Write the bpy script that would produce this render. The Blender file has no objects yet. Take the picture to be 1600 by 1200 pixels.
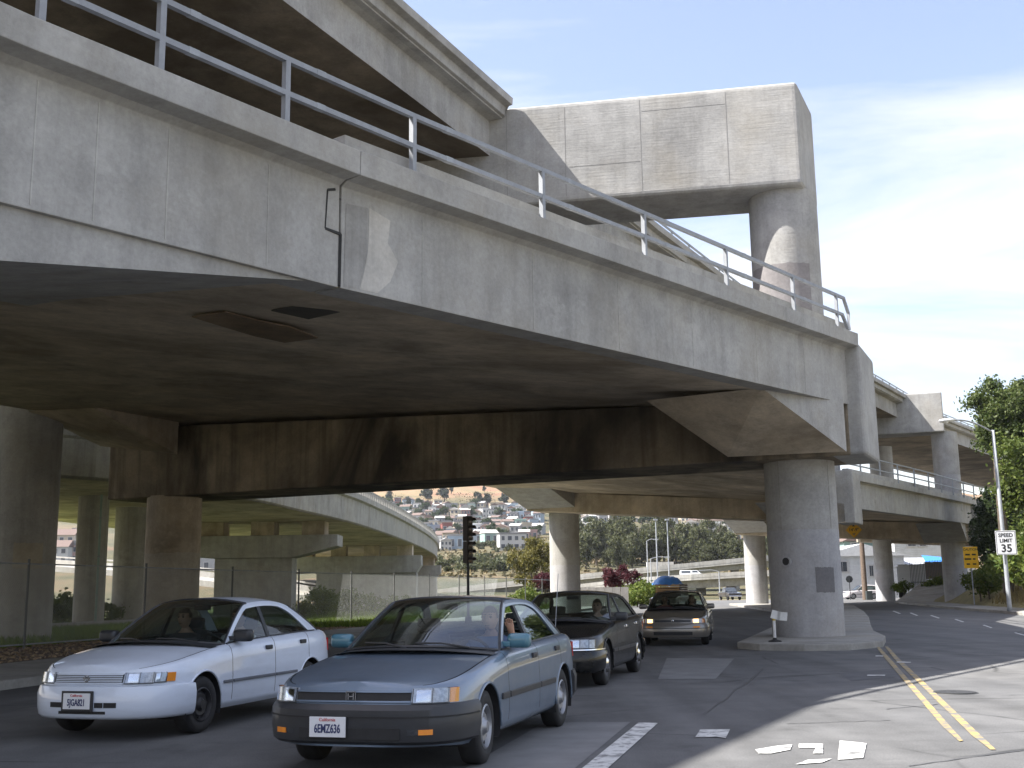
import bpy, bmesh, math, random
import numpy as np
from mathutils import Vector, Matrix
R_ = math.radians
rnd = random.Random(7)

# ------------------------------------------------------------------ camera, sky, sun, exposure
sc = bpy.context.scene
FPX, PITCH, ROLL, CAMH = 1780.0, R_(10.35), R_(-0.8), 1.42
camd = bpy.data.cameras.new('camera'); camd.sensor_width = 36; camd.lens = 36 * FPX / 1600
camd.clip_start = 0.05; camd.clip_end = 9000
cam = bpy.data.objects.new('camera', camd); sc.collection.objects.link(cam); sc.camera = cam
CROT = Matrix.Rotation(math.pi / 2 + PITCH, 3, 'X') @ Matrix.Rotation(ROLL, 3, 'Z')
CPOS = Vector((0, 0, CAMH))
cam.matrix_world = Matrix.Translation(CPOS) @ CROT.to_4x4()

SUN = Vector((0.787, 0.10, -1.0)).normalized()          # the way the sunlight travels
sl = bpy.data.lights.new('sun', 'SUN'); sl.energy = 5.0; sl.angle = R_(0.53); sl.color = (1.0, 0.96, 0.90)
so = bpy.data.objects.new('sun', sl); sc.collection.objects.link(so)
so.rotation_euler = SUN.to_track_quat('-Z', 'Y').to_euler(); so.location = (-60, -10, 90)

world = bpy.data.worlds.new('World'); sc.world = world; world.use_nodes = True
wn, wl = world.node_tree.nodes, world.node_tree.links
wn.clear()
wo = wn.new('ShaderNodeOutputWorld'); bg = wn.new('ShaderNodeBackground'); bg.inputs['Strength'].default_value = 0.095
sky = wn.new('ShaderNodeTexSky'); sky.sky_type = 'NISHITA'; sky.sun_disc = False
sky.sun_elevation = math.asin(-SUN.z); sky.sun_rotation = math.atan2(-SUN.x, -SUN.y)
sky.air_density = 1.2; sky.dust_density = 1.4; sky.ozone_density = 1.2; sky.altitude = 20
tc = wn.new('ShaderNodeTexCoord')
sep = wn.new('ShaderNodeSeparateXYZ'); wl.new(tc.outputs['Generated'], sep.inputs[0])
mx = wn.new('ShaderNodeMath'); mx.operation = 'MAXIMUM'; mx.inputs[1].default_value = 0.0; wl.new(sep.outputs['Z'], mx.inputs[0])
ad = wn.new('ShaderNodeMath'); ad.operation = 'ADD'; ad.inputs[1].default_value = 0.12; wl.new(mx.outputs[0], ad.inputs[0])
dx = wn.new('ShaderNodeMath'); dx.operation = 'DIVIDE'; wl.new(sep.outputs['X'], dx.inputs[0]); wl.new(ad.outputs[0], dx.inputs[1])
dy = wn.new('ShaderNodeMath'); dy.operation = 'DIVIDE'; wl.new(sep.outputs['Y'], dy.inputs[0]); wl.new(ad.outputs[0], dy.inputs[1])
cmb = wn.new('ShaderNodeCombineXYZ'); wl.new(dx.outputs[0], cmb.inputs[0]); wl.new(dy.outputs[0], cmb.inputs[1])
mp = wn.new('ShaderNodeMapping'); mp.inputs['Location'].default_value = (0.0476, -2.5777, 0.0)
mp.inputs['Rotation'].default_value = (0, 0, R_(-25)); mp.inputs['Scale'].default_value = (0.42, 1.0, 1)
wl.new(cmb.outputs[0], mp.inputs['Vector'])
cn = wn.new('ShaderNodeTexNoise'); cn.inputs['Scale'].default_value = 1.15; cn.inputs['Detail'].default_value = 9
cn.inputs['Roughness'].default_value = 0.6; cn.inputs['Distortion'].default_value = 0.5
wl.new(mp.outputs[0], cn.inputs['Vector'])
cr = wn.new('ShaderNodeValToRGB'); cr.color_ramp.elements[0].position = 0.44; cr.color_ramp.elements[1].position = 0.66
cr.color_ramp.elements[0].color = (0.10, 0.10, 0.10, 1); cr.color_ramp.elements[1].color = (1, 1, 1, 1)
wl.new(cn.outputs['Fac'], cr.inputs[0])
cmix = wn.new('ShaderNodeMix'); cmix.data_type = 'RGBA'
wl.new(cr.outputs['Color'], cmix.inputs['Factor']); tint = wn.new('ShaderNodeMix'); tint.data_type = 'RGBA'; tint.blend_type = 'MULTIPLY'; tint.inputs['Factor'].default_value = 1.0
tint.inputs['B'].default_value = (1.10, 1.0, 1.05, 1); wl.new(sky.outputs[0], tint.inputs['A']); wl.new(tint.outputs['Result'], cmix.inputs['A'])
cmix.inputs['B'].default_value = (4.7, 4.65, 4.75, 1)
wl.new(cmix.outputs['Result'], bg.inputs['Color']); wl.new(bg.outputs[0], wo.inputs[0])

sc.view_settings.view_transform = 'Standard'; sc.view_settings.look = 'None'
sc.view_settings.gamma = 1.0; sc.view_settings.use_curve_mapping = False
sc.view_settings.exposure = 1.52
sc.cycles.max_bounces = 7; sc.cycles.diffuse_bounces = 5; sc.cycles.transparent_max_bounces = 24

# ------------------------------------------------------------------ helpers
col = sc.collection
def ray(px, py): return CROT @ Vector(((px - 800) / FPX, (600 - py) / FPX, -1.0))
def at_z(px, py, z): d = ray(px, py); return CPOS + d * ((z - CAMH) / d.z)
def at_y(px, py, y): d = ray(px, py); return CPOS + d * (y / d.y)
def pixel(p):
    q = CROT.transposed() @ (Vector(p) - CPOS); return (800 - FPX * q.x / q.z, 600 + FPX * q.y / q.z)

ORG = {}
def tag(o, label=None, cat=None, group=None, kind=None):
    if label: o['label'] = label
    if cat: o['category'] = cat
    if group: o['group'] = group
    if kind: o['kind'] = kind
    return o
def root(name, label, cat, loc=(0, 0, 0), group=None, rotz=0.0, worldbuilt=True):
    o = bpy.data.objects.new(name, None); col.objects.link(o); o.empty_display_size = 0.3
    o.location = loc; o.rotation_euler = (0, 0, rotz)
    if worldbuilt: ORG[o.name] = Vector(loc)
    return tag(o, label, cat, group)
def obj(name, me, mat=None, parent=None, smooth=False):
    o = bpy.data.objects.new(name, me); col.objects.link(o)
    if mat is not None and len(me.materials) == 0: me.materials.append(mat)
    if smooth and len(me.polygons):
        me.polygons.foreach_set('use_smooth', [True] * len(me.polygons))
    if parent is not None:
        o.parent = parent
        if parent.name in ORG: o.location = -ORG[parent.name]
    return o
def copy_tree(o, parent=None):
    c = o.copy(); col.objects.link(c)
    if parent is not None: c.parent = parent
    for ch in o.children: copy_tree(ch, c)
    return c

class MB:
    def __init__(s): s.v = []; s.f = []
    def add(s, vs, fs):
        n = len(s.v); s.v += [tuple(v) for v in vs]; s.f += [tuple(i + n for i in f) for f in fs]; return s
    def box(s, c, sz, rot=0.0, tilt=None):
        hx, hy, hz = sz[0] / 2, sz[1] / 2, sz[2] / 2
        m = Matrix.Rotation(rot, 3, 'Z')
        if tilt is not None: m = m @ tilt
        vs = [Vector(c) + m @ Vector((x, y, z)) for z in (-hz, hz) for (x, y) in ((-hx, -hy), (hx, -hy), (hx, hy), (-hx, hy))]
        return s.add(vs, [(3, 2, 1, 0), (4, 5, 6, 7), (0, 1, 5, 4), (1, 2, 6, 5), (2, 3, 7, 6), (3, 0, 4, 7)])
    def prism(s, poly, z0, z1):
        n = len(poly)
        a = sum(poly[i][0] * poly[(i + 1) % n][1] - poly[(i + 1) % n][0] * poly[i][1] for i in range(n))
        if a < 0: poly = poly[::-1]
        vs = [(p[0], p[1], z0) for p in poly] + [(p[0], p[1], z1) for p in poly]
        fs = [tuple(range(n))[::-1], tuple(range(n, 2 * n))] + [(i, (i + 1) % n, n + (i + 1) % n, n + i) for i in range(n)]
        return s.add(vs, fs)
    def hexa(s, b, t):           # bottom 4 points, top 4 points, same winding (ccw from above)
        return s.add(list(b) + list(t), [(3, 2, 1, 0), (4, 5, 6, 7), (0, 1, 5, 4), (1, 2, 6, 5), (2, 3, 7, 6), (3, 0, 4, 7)])
    def tube(s, pts, r, n=8, cap=True, sq=False):
        pts = [Vector(p) for p in pts]; rs = r if isinstance(r, (list, tuple)) else [r] * len(pts)
        rings = []; up0 = None
        for i, p in enumerate(pts):
            d = (pts[min(i + 1, len(pts) - 1)] - pts[max(i - 1, 0)])
            d = d.normalized() if d.length > 1e-9 else Vector((0, 0, 1))
            ref = Vector((0, 0, 1)) if abs(d.z) < 0.95 else Vector((0, 1, 0))
            a = d.cross(ref).normalized(); b = a.cross(d).normalized()
            if up0 is not None and a.dot(up0) < 0: a, b = -a, -b
            up0 = a
            off = math.pi / 4 if sq else 0
            k = math.sqrt(2) if sq else 1
            rings.append([p + (a * math.cos(2 * math.pi * j / n + off) + b * math.sin(2 * math.pi * j / n + off)) * rs[i] * k for j in range(n)])
        vs = [v for r_ in rings for v in r_]; fs = []
        for i in range(len(pts) - 1):
            for j in range(n):
                fs.append((i * n + j, i * n + (j + 1) % n, (i + 1) * n + (j + 1) % n, (i + 1) * n + j))
        if cap: fs += [tuple(range(n))[::-1], tuple(range((len(pts) - 1) * n, len(pts) * n))]
        return s.add(vs, fs)
    def lathe(s, prof, c=(0, 0, 0), n=32, axis='z', a0=0.0, a1=2 * math.pi, cap=False):
        full = abs(a1 - a0 - 2 * math.pi) < 1e-6; m = n if full else n + 1
        vs = []
        for i in range(m):
            a = a0 + (a1 - a0) * i / n
            for r, h in prof:
                if axis == 'z': vs.append((c[0] + r * math.cos(a), c[1] + r * math.sin(a), c[2] + h))
                elif axis == 'y': vs.append((c[0] + r * math.cos(a), c[1] + h, c[2] + r * math.sin(a)))
                else: vs.append((c[0] + h, c[1] + r * math.cos(a), c[2] + r * math.sin(a)))
        k = len(prof); fs = []
        for i in range(n):
            for j in range(k - 1):
                fs.append((i * k + j, ((i + 1) % m) * k + j, ((i + 1) % m) * k + j + 1, i * k + j + 1))
        return s.add(vs, fs)
    def grid(s, rows):           # rows of equal length point lists
        k = len(rows[0]); vs = [p for r in rows for p in r]
        fs = [(i * k + j, i * k + j + 1, (i + 1) * k + j + 1, (i + 1) * k + j) for i in range(len(rows) - 1) for j in range(k - 1)]
        return s.add(vs, fs)
    def sweep(s, path, prof, closed=True):   # prof: (outward-right offset, height) ; path: xyz
        P = [Vector(p) for p in path]; rows = []
        for i, p in enumerate(P):
            d = P[min(i + 1, len(P) - 1)] - P[max(i - 1, 0)]; d.z = 0; d.normalize()
            n = Vector((d.y, -d.x, 0))
            rows.append([p + n * o + Vector((0, 0, h)) for o, h in prof])
        k = len(prof); vs = [v for r in rows for v in r]; fs = []
        for i in range(len(P) - 1):
            for j in range(k if closed else k - 1):
                fs.append((i * k + j, (i + 1) * k + j, (i + 1) * k + (j + 1) % k, i * k + (j + 1) % k))
        if closed: fs += [tuple(range(k)), tuple(range((len(P) - 1) * k, len(P) * k))[::-1]]
        return s.add(vs, fs)
    def mesh(s, name, bevel=0.0, fix=True, solid=0.0, segs=2, doubles=False):
        me = bpy.data.meshes.new(name); me.from_pydata(s.v, [], s.f)
        if fix or bevel or solid or doubles:
            bm = bmesh.new(); bm.from_mesh(me)
            if doubles: bmesh.ops.remove_doubles(bm, verts=bm.verts, dist=1e-5)
            if fix: bmesh.ops.recalc_face_normals(bm, faces=bm.faces)
            if solid:
                bmesh.ops.solidify(bm, geom=bm.faces[:], thickness=solid)
            if bevel:
                es = [e for e in bm.edges if len(e.link_faces) == 2 and e.calc_face_angle(0) > 0.5]
                bmesh.ops.bevel(bm, geom=es, offset=bevel, segments=segs, affect='EDGES', profile=0.6, clamp_overlap=True)
            bm.to_mesh(me); bm.free()
        me.update(); return me
    def build(s, name, mat, parent=None, smooth=False, bevel=0.0, fix=True, solid=0.0, segs=2, doubles=False):
        return obj(name, s.mesh(name, bevel, fix, solid, segs, doubles), mat, parent, smooth)

def smooth_by_angle(o, ang=35):
    me = o.data
    me.polygons.foreach_set('use_smooth', [True] * len(me.polygons))
    bm = bmesh.new(); bm.from_mesh(me)
    for e in bm.edges:
        e.smooth = not (len(e.link_faces) == 2 and e.calc_face_angle(0) > R_(ang))
    bm.to_mesh(me); bm.free(); return o

# ------------------------------------------------------------------ materials
MAT = {}
def new_mat(name):
    m = bpy.data.materials.new(name); m.use_nodes = True; MAT[name] = m
    nt = m.node_tree; b = nt.nodes['Principled BSDF']; return m, nt.nodes, nt.links, b
def noise(N, Lk, vec, scale, detail=6, rough=0.6, dist=0.0):
    n = N.new('ShaderNodeTexNoise'); n.inputs['Scale'].default_value = scale; n.inputs['Detail'].default_value = detail
    n.inputs['Roughness'].default_value = rough; n.inputs['Distortion'].default_value = dist
    Lk.new(vec, n.inputs['Vector']); return n.outputs['Fac']
def ramp(N, Lk, fac, stops):
    r = N.new('ShaderNodeValToRGB'); el = r.color_ramp.elements
    while len(el) < len(stops): el.new(0.5)
    for e, (p, c) in zip(el, stops):
        e.position = p; e.color = (c, c, c, 1) if isinstance(c, (int, float)) else (*c, 1)
    Lk.new(fac, r.inputs[0]); return r.outputs['Color']
def mapping(N, Lk, vec, scale=(1, 1, 1), rot=(0, 0, 0), loc=(0, 0, 0)):
    m = N.new('ShaderNodeMapping'); m.inputs['Scale'].default_value = scale; m.inputs['Rotation'].default_value = rot
    m.inputs['Location'].default_value = loc; Lk.new(vec, m.inputs['Vector']); return m.outputs[0]
def mixc(N, Lk, fac, a, b, mode='MIX'):
    m = N.new('ShaderNodeMix'); m.data_type = 'RGBA'; m.blend_type = mode
    for k, v in (('Factor', fac), ('A', a), ('B', b)):
        if isinstance(v, (int, float)): m.inputs[k].default_value = v if k == 'Factor' else (v, v, v, 1)
        elif isinstance(v, tuple): m.inputs[k].default_value = (*v[:3], 1)
        else: Lk.new(v, m.inputs[k])
    return m.outputs['Result']
def bump(N, Lk, h, strength, dist, b, prev=None):
    n = N.new('ShaderNodeBump'); n.inputs['Strength'].default_value = strength; n.inputs['Distance'].default_value = dist
    Lk.new(h, n.inputs['Height'])
    if prev is not None: Lk.new(prev, n.inputs['Normal'])
    Lk.new(n.outputs[0], b.inputs['Normal']); return n.outputs[0]
def simple(name, c, rough=0.6, metal=0.0, var=0.12, scale=3.0, bmp=0.0, bscale=40, coat=0.0, spec=0.5):
    m, N, Lk, b = new_mat(name)
    b.inputs['Roughness'].default_value = rough; b.inputs['Metallic'].default_value = metal
    b.inputs['Coat Weight'].default_value = coat; b.inputs['Coat Roughness'].default_value = 0.06
    b.inputs['Specular IOR Level'].default_value = spec
    o = N.new('ShaderNodeTexCoord').outputs['Object']
    f = noise(N, Lk, o, scale, 5)
    k = ramp(N, Lk, f, [(0.25, 1 - var), (0.75, 1 + var)])
    Lk.new(mixc(N, Lk, 1.0, c, k, 'MULTIPLY'), b.inputs['Base Color'])
    if bmp: bump(N, Lk, noise(N, Lk, o, bscale, 4), bmp, 0.01, b)
    return m
def concrete(name, c, streak=0.35, blotch=0.3, boards=0.0, soot=0.0, sootcol=(0.03, 0.025, 0.02), crack=True):
    m, N, Lk, b = new_mat(name)
    o = N.new('ShaderNodeTexCoord').outputs['Object']
    big = noise(N, Lk, o, 0.35, 7, 0.62, 0.4)
    mid = noise(N, Lk, mapping(N, Lk, o, (1, 1, 1), loc=(9, 4, 2)), 1.7, 8, 0.65)
    fine = noise(N, Lk, o, 14, 6, 0.7)
    st = noise(N, Lk, mapping(N, Lk, o, (2.6, 2.6, 0.16)), 1.0, 6, 0.6, 0.3)
    cc = mixc(N, Lk, 1.0, c, ramp(N, Lk, big, [(0.28, 1 - blotch), (0.5, 1.0), (0.74, 1 + blotch * 0.7)]), 'MULTIPLY')
    cc = mixc(N, Lk, 1.0, cc, ramp(N, Lk, mid, [(0.3, 0.84), (0.7, 1.12)]), 'MULTIPLY')
    cc = mixc(N, Lk, 1.0, cc, ramp(N, Lk, fine, [(0.3, 0.86), (0.72, 1.1)]), 'MULTIPLY')
    cc = mixc(N, Lk, 1.0, cc, ramp(N, Lk, st, [(0.3, 1 - streak), (0.52, 1.0), (0.8, 1 + streak * 0.35)]), 'MULTIPLY')
    # pale lime bloom and warm tint
    bl = noise(N, Lk, mapping(N, Lk, o, (1, 1, 1.6), loc=(3, 8, 1)), 0.8, 9, 0.72)
    cc = mixc(N, Lk, ramp(N, Lk, bl, [(0.58, 0.0), (0.7, 0.4)]), cc, tuple(min(1, x * 1.45) for x in c))
    tint = noise(N, Lk, mapping(N, Lk, o, loc=(1, 30, 7)), 0.5, 5)
    cc = mixc(N, Lk, ramp(N, Lk, tint, [(0.45, 0.0), (0.75, 0.35)]), cc, (c[0] * 0.8, c[1] * 0.7, c[2] * 0.52))
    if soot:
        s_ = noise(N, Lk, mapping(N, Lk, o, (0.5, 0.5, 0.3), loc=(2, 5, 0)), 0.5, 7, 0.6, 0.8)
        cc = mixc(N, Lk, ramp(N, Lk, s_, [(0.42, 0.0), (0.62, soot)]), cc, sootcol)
    Lk.new(cc, b.inputs['Base Color']); b.inputs['Roughness'].default_value = 0.9
    b.inputs['Specular IOR Level'].default_value = 0.25
    pr = bump(N, Lk, fine, 0.25, 0.012, b)
    pr = bump(N, Lk, mid, 0.3, 0.03, b, pr)
    if boards:
        w = noise(N, Lk, mapping(N, Lk, o, (0.6, 0.6, 9.0)), 2.0, 4, 0.6)
        pr = bump(N, Lk, w, boards, 0.03, b, pr)
    vo = N.new('ShaderNodeTexVoronoi'); vo.inputs['Scale'].default_value = 7; Lk.new(o, vo.inputs['Vector'])
    bump(N, Lk, ramp(N, Lk, vo.outputs['Distance'], [(0.03, 0.0), (0.07, 1.0)]), 0.3, 0.01, b, pr)   # air holes
    return m
def leafmat(name, c1, c2, trans=0.35):
    m, N, Lk, b = new_mat(name)
    g = N.new('ShaderNodeNewGeometry'); o = N.new('ShaderNodeTexCoord').outputs['Object']
    f = noise(N, Lk, o, 0.9, 3)
    a = N.new('ShaderNodeMath'); a.operation = 'ADD'; Lk.new(g.outputs['Random Per Island'], a.inputs[0]); Lk.new(f, a.inputs[1])
    h = N.new('ShaderNodeMath'); h.operation = 'MULTIPLY'; h.inputs[1].default_value = 0.5; Lk.new(a.outputs[0], h.inputs[0])
    cc = ramp(N, Lk, h.outputs[0], [(0.22, c1), (0.78, c2)])
    Lk.new(cc, b.inputs['Base Color']); b.inputs['Roughness'].default_value = 0.55; b.inputs['Specular IOR Level'].default_value = 0.3
    t = N.new('ShaderNodeBsdfTranslucent'); Lk.new(cc, t.inputs['Color'])
    ms = N.new('ShaderNodeMixShader'); ms.inputs[0].default_value = trans
    Lk.new(b.outputs[0], ms.inputs[1]); Lk.new(t.outputs[0], ms.inputs[2])
    Lk.new(ms.outputs[0], N['Material Output'].inputs['Surface']); return m
def glassmat(name, tint, spec=1.0):
    m, N, Lk, b = new_mat(name); N.remove(b)
    t = N.new('ShaderNodeBsdfTransparent'); t.inputs['Color'].default_value = (*tint, 1)
    g = N.new('ShaderNodeBsdfGlossy'); g.inputs['Roughness'].default_value = 0.015; g.inputs['Color'].default_value = (0.95, 0.98, 1, 1)
    ge = N.new('ShaderNodeNewGeometry'); dt = N.new('ShaderNodeVectorMath'); dt.operation = 'DOT_PRODUCT'
    Lk.new(ge.outputs['Normal'], dt.inputs[0]); Lk.new(ge.outputs['Incoming'], dt.inputs[1])
    def mth(op, a, b=None):
        n = N.new('ShaderNodeMath'); n.operation = op; n.use_clamp = False
        for i, v in enumerate((a, b)):
            if v is None: continue
            if isinstance(v, (int, float)): n.inputs[i].default_value = v
            else: Lk.new(v, n.inputs[i])
        return n.outputs[0]
    # Schlick reflectance, the same from both sides of the pane
    c_ = mth('POWER', mth('SUBTRACT', 1.0, mth('ABSOLUTE', dt.outputs['Value'])), 5.0)
    k = N.new('ShaderNodeMath'); k.operation = 'MULTIPLY'; k.inputs[1].default_value = spec; k.use_clamp = True
    Lk.new(mth('ADD', 0.05, mth('MULTIPLY', c_, 0.95)), k.inputs[0])
    ms = N.new('ShaderNodeMixShader'); Lk.new(k.outputs[0], ms.inputs[0]); Lk.new(t.outputs[0], ms.inputs[1]); Lk.new(g.outputs[0], ms.inputs[2])
    Lk.new(ms.outputs[0], N['Material Output'].inputs['Surface']); return m
def paint(name, c, metal=0.0, rough=0.32, coat=0.9):
    m, N, Lk, b = new_mat(name)
    o = N.new('ShaderNodeTexCoord').outputs['Object']
    d = noise(N, Lk, o, 2.2, 6, 0.65)
    dirt = noise(N, Lk, mapping(N, Lk, o, (1, 1, 3)), 3.5, 7, 0.7)
    cc = mixc(N, Lk, ramp(N, Lk, dirt, [(0.45, 0.0), (0.8, 0.16)]), c, (0.20, 0.18, 0.15))
    Lk.new(cc, b.inputs['Base Color']); b.inputs['Metallic'].default_value = metal
    Lk.new(ramp(N, Lk, d, [(0.2, rough * 0.75), (0.8, rough * 1.4)]), b.inputs['Roughness'])
    b.inputs['Coat Weight'].default_value = coat; b.inputs['Coat Roughness'].default_value = 0.05
    return m
def emit(name, c, s):
    m, N, Lk, b = new_mat(name); b.inputs['Base Color'].default_value = (*c, 1)
    b.inputs['Emission Color'].default_value = (*c, 1); b.inputs['Emission Strength'].default_value = s; return m

CON = concrete('concrete', (0.375, 0.37, 0.352), 0.15, 0.22, boards=0.12)
CONU = concrete('concrete_board_marked', (0.375, 0.37, 0.358), 0.18, 0.26, boards=0.22)
SOF = concrete('concrete_weathered_soffit', (0.58, 0.50, 0.385), 0.2, 0.45, boards=0.0, soot=0.42, sootcol=(0.13, 0.10, 0.068))
SOFU = concrete('concrete_dark_upper_soffit', (0.27, 0.225, 0.165), 0.2, 0.5, soot=0.65, sootcol=(0.075, 0.058, 0.04))  # darker, blotchier base tone than the lower soffit
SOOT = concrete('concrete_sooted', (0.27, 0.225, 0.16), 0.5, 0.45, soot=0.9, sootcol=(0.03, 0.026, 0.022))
CONF = concrete('concrete_far', (0.40, 0.39, 0.36), 0.25, 0.2)
KERB = concrete('kerb_concrete', (0.33, 0.32, 0.295), 0.1, 0.3)
PGREY = concrete('column_grey_paint', (0.39, 0.39, 0.40), 0.14, 0.14)
PPURP = concrete('patch_purple_grey_paint', (0.25, 0.235, 0.235), 0.1, 0.1)
PDARK = concrete('patch_dark_grey_paint', (0.185, 0.18, 0.185), 0.08, 0.12)
PBEIGE = concrete('patch_beige_paint', (0.42, 0.38, 0.31), 0.1, 0.12)
STEEL = simple('galvanised_steel', (0.27, 0.285, 0.305), 0.6, 0.1, 0.18, 5)
WSTEEL = simple('weathered_rail_steel', (0.30, 0.32, 0.34), 0.65, 0.1, 0.2, 5)
DSTEEL = simple('dark_steel', (0.04, 0.045, 0.05), 0.5, 0.3)
BLACK = simple('black_rubber', (0.018, 0.018, 0.019), 0.75, 0, 0.25, 14)
BPLAS = simple('black_trim', (0.028, 0.03, 0.034), 0.45, 0, 0.2, 6)
DARKIN = simple('dark_interior', (0.02, 0.02, 0.022), 0.8)
CHROME = simple('chrome', (0.75, 0.76, 0.78), 0.12, 1.0, 0.04)
RIM = simple('wheel_steel', (0.34, 0.35, 0.37), 0.4, 0.7, 0.2, 9)
LENS = glassmat('lamp_lens', (0.9, 0.92, 0.95), 1.6)
REFL = simple('lamp_reflector', (0.40, 0.42, 0.45), 0.3, 0.35, 0.5, 30, 0.6, 60)
AMBER = simple('amber_lens', (0.75, 0.25, 0.02), 0.25, 0, 0.1, 20, coat=0.6)
REDL = simple('red_lens', (0.45, 0.02, 0.015), 0.25, 0, 0.1, 20, coat=0.6)
PLATE = simple('plate_white', (0.7, 0.71, 0.73), 0.4, 0, 0.05)
INK = simple('plate_ink', (0.03, 0.04, 0.12), 0.5)
INKR = simple('plate_red_ink', (0.5, 0.05, 0.05), 0.5)
GLASS = glassmat('car_glass', (0.50, 0.57, 0.54), 1.15)
GLASSW = glassmat('car_windshield_glass', (0.50, 0.58, 0.57), 2.3)
SEAT = simple('grey_seat_cloth', (0.055, 0.058, 0.064), 0.9, 0, 0.2, 8)
SEATB = simple('beige_seat_cloth', (0.11, 0.10, 0.085), 0.9, 0, 0.2, 8)
SKIN = simple('skin', (0.45, 0.26, 0.18), 0.55, 0, 0.06)
HAIR = simple('dark_hair', (0.02, 0.015, 0.012), 0.6)
YEL = simple('yellow_sign_face', (0.8, 0.45, 0.02), 0.45)
WSIGN = simple('white_sign_face', (0.75, 0.76, 0.77), 0.45, 0, 0.05)
SINK = simple('sign_black', (0.012, 0.012, 0.014), 0.5)
WOOD = simple('weathered_wood', (0.13, 0.095, 0.07), 0.85, 0, 0.3, 5)

# ------------------------------------------------------------------ ground, road, pavements
def ground_mat():
    m, N, Lk, b = new_mat('dry_earth'); o = N.new('ShaderNodeTexCoord').outputs['Object']
    f = noise(N, Lk, o, 0.05, 8, 0.65); g = noise(N, Lk, o, 2.5, 6)
    cc = ramp(N, Lk, f, [(0.35, (0.115, 0.095, 0.052)), (0.5, (0.15, 0.125, 0.07)), (0.66, (0.075, 0.085, 0.033))])
    Lk.new(mixc(N, Lk, 1.0, cc, ramp(N, Lk, g, [(0.3, 0.75), (0.7, 1.2)]), 'MULTIPLY'), b.inputs['Base Color'])
    b.inputs['Roughness'].default_value = 0.95; bump(N, Lk, g, 0.5, 0.05, b); return m
def asphalt_mat():
    m, N, Lk, b = new_mat('asphalt'); o = N.new('ShaderNodeTexCoord').outputs['Object']
    big = noise(N, Lk, o, 0.16, 6, 0.6, 0.6); mid = noise(N, Lk, o, 1.1, 7, 0.65); ag = noise(N, Lk, o, 55, 3, 0.7)
    lane = noise(N, Lk, mapping(N, Lk, o, (1.4, 0.06, 1), rot=(0, 0, R_(14))), 1.0, 4, 0.5)
    cc = ramp(N, Lk, big, [(0.3, (0.098, 0.099, 0.101)), (0.5, (0.116, 0.116, 0.116)), (0.7, (0.138, 0.136, 0.132))])
    cc = mixc(N, Lk, 1.0, cc, ramp(N, Lk, mid, [(0.3, 0.76), (0.7, 1.17)]), 'MULTIPLY')
    cc = mixc(N, Lk, 1.0, cc, ramp(N, Lk, lane, [(0.3, 0.76), (0.65, 1.12)]), 'MULTIPLY')
    cc = mixc(N, Lk, 1.0, cc, ramp(N, Lk, ag, [(0.25, 0.68), (0.5, 1.0), (0.78, 1.38)]), 'MULTIPLY')
    vo = N.new('ShaderNodeTexVoronoi'); vo.feature = 'DISTANCE_TO_EDGE'; vo.inputs['Scale'].default_value = 0.27
    wv = N.new('ShaderNodeMix'); wv.data_type = 'VECTOR'; wv.inputs['Factor'].default_value = 0.12
    nn = N.new('ShaderNodeTexNoise'); nn.inputs['Scale'].default_value = 1.3; nn.inputs['Detail'].default_value = 5; Lk.new(o, nn.inputs['Vector'])
    Lk.new(o, wv.inputs['A']); Lk.new(nn.outputs['Color'], wv.inputs['B']); Lk.new(wv.outputs['Result'], vo.inputs['Vector'])
    ck = ramp(N, Lk, vo.outputs['Distance'], [(0.0015, 0.35), (0.006, 1.0)])
    msk = ramp(N, Lk, noise(N, Lk, o, 0.22, 3), [(0.47, 1.0), (0.56, 0.0)])
    ck = mixc(N, Lk, msk, ck, (1, 1, 1))
    cc = mixc(N, Lk, 1.0, cc, ck, 'MULTIPLY')
    oil = noise(N, Lk, mapping(N, Lk, o, loc=(7, 3, 0)), 0.9, 5)
    cc = mixc(N, Lk, ramp(N, Lk, oil, [(0.60, 0.0), (0.74, 0.5)]), cc, (0.03, 0.03, 0.03))
    Lk.new(cc, b.inputs['Base Color']); b.inputs['Roughness'].default_value = 0.85; b.inputs['Specular IOR Level'].default_value = 0.35
    bump(N, Lk, ag, 0.35, 0.008, b); return m
EARTH = ground_mat(); ASPH = asphalt_mat()
PATCH = simple('asphalt_repair', (0.165, 0.165, 0.165), 0.9, 0, 0.22, 2.0, 0.2, 60)
def worn(name, c, lo=0.42, hi=0.55, sc_=5):
    m, N, Lk, b = new_mat(name); o = N.new('ShaderNodeTexCoord').outputs['Object']
    f = noise(N, Lk, o, sc_, 8, 0.75)
    Lk.new(mixc(N, Lk, ramp(N, Lk, f, [(lo, 0.0), (hi, 1.0)]), (0.14, 0.14, 0.138), c), b.inputs['Base Color'])
    b.inputs['Roughness'].default_value = 0.7; return m
RWHITE = worn('worn_white_road_paint', (0.58, 0.58, 0.56), 0.40, 0.52)
RYEL = worn('worn_yellow_road_paint', (0.50, 0.34, 0.08), 0.43, 0.64, 5)

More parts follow.
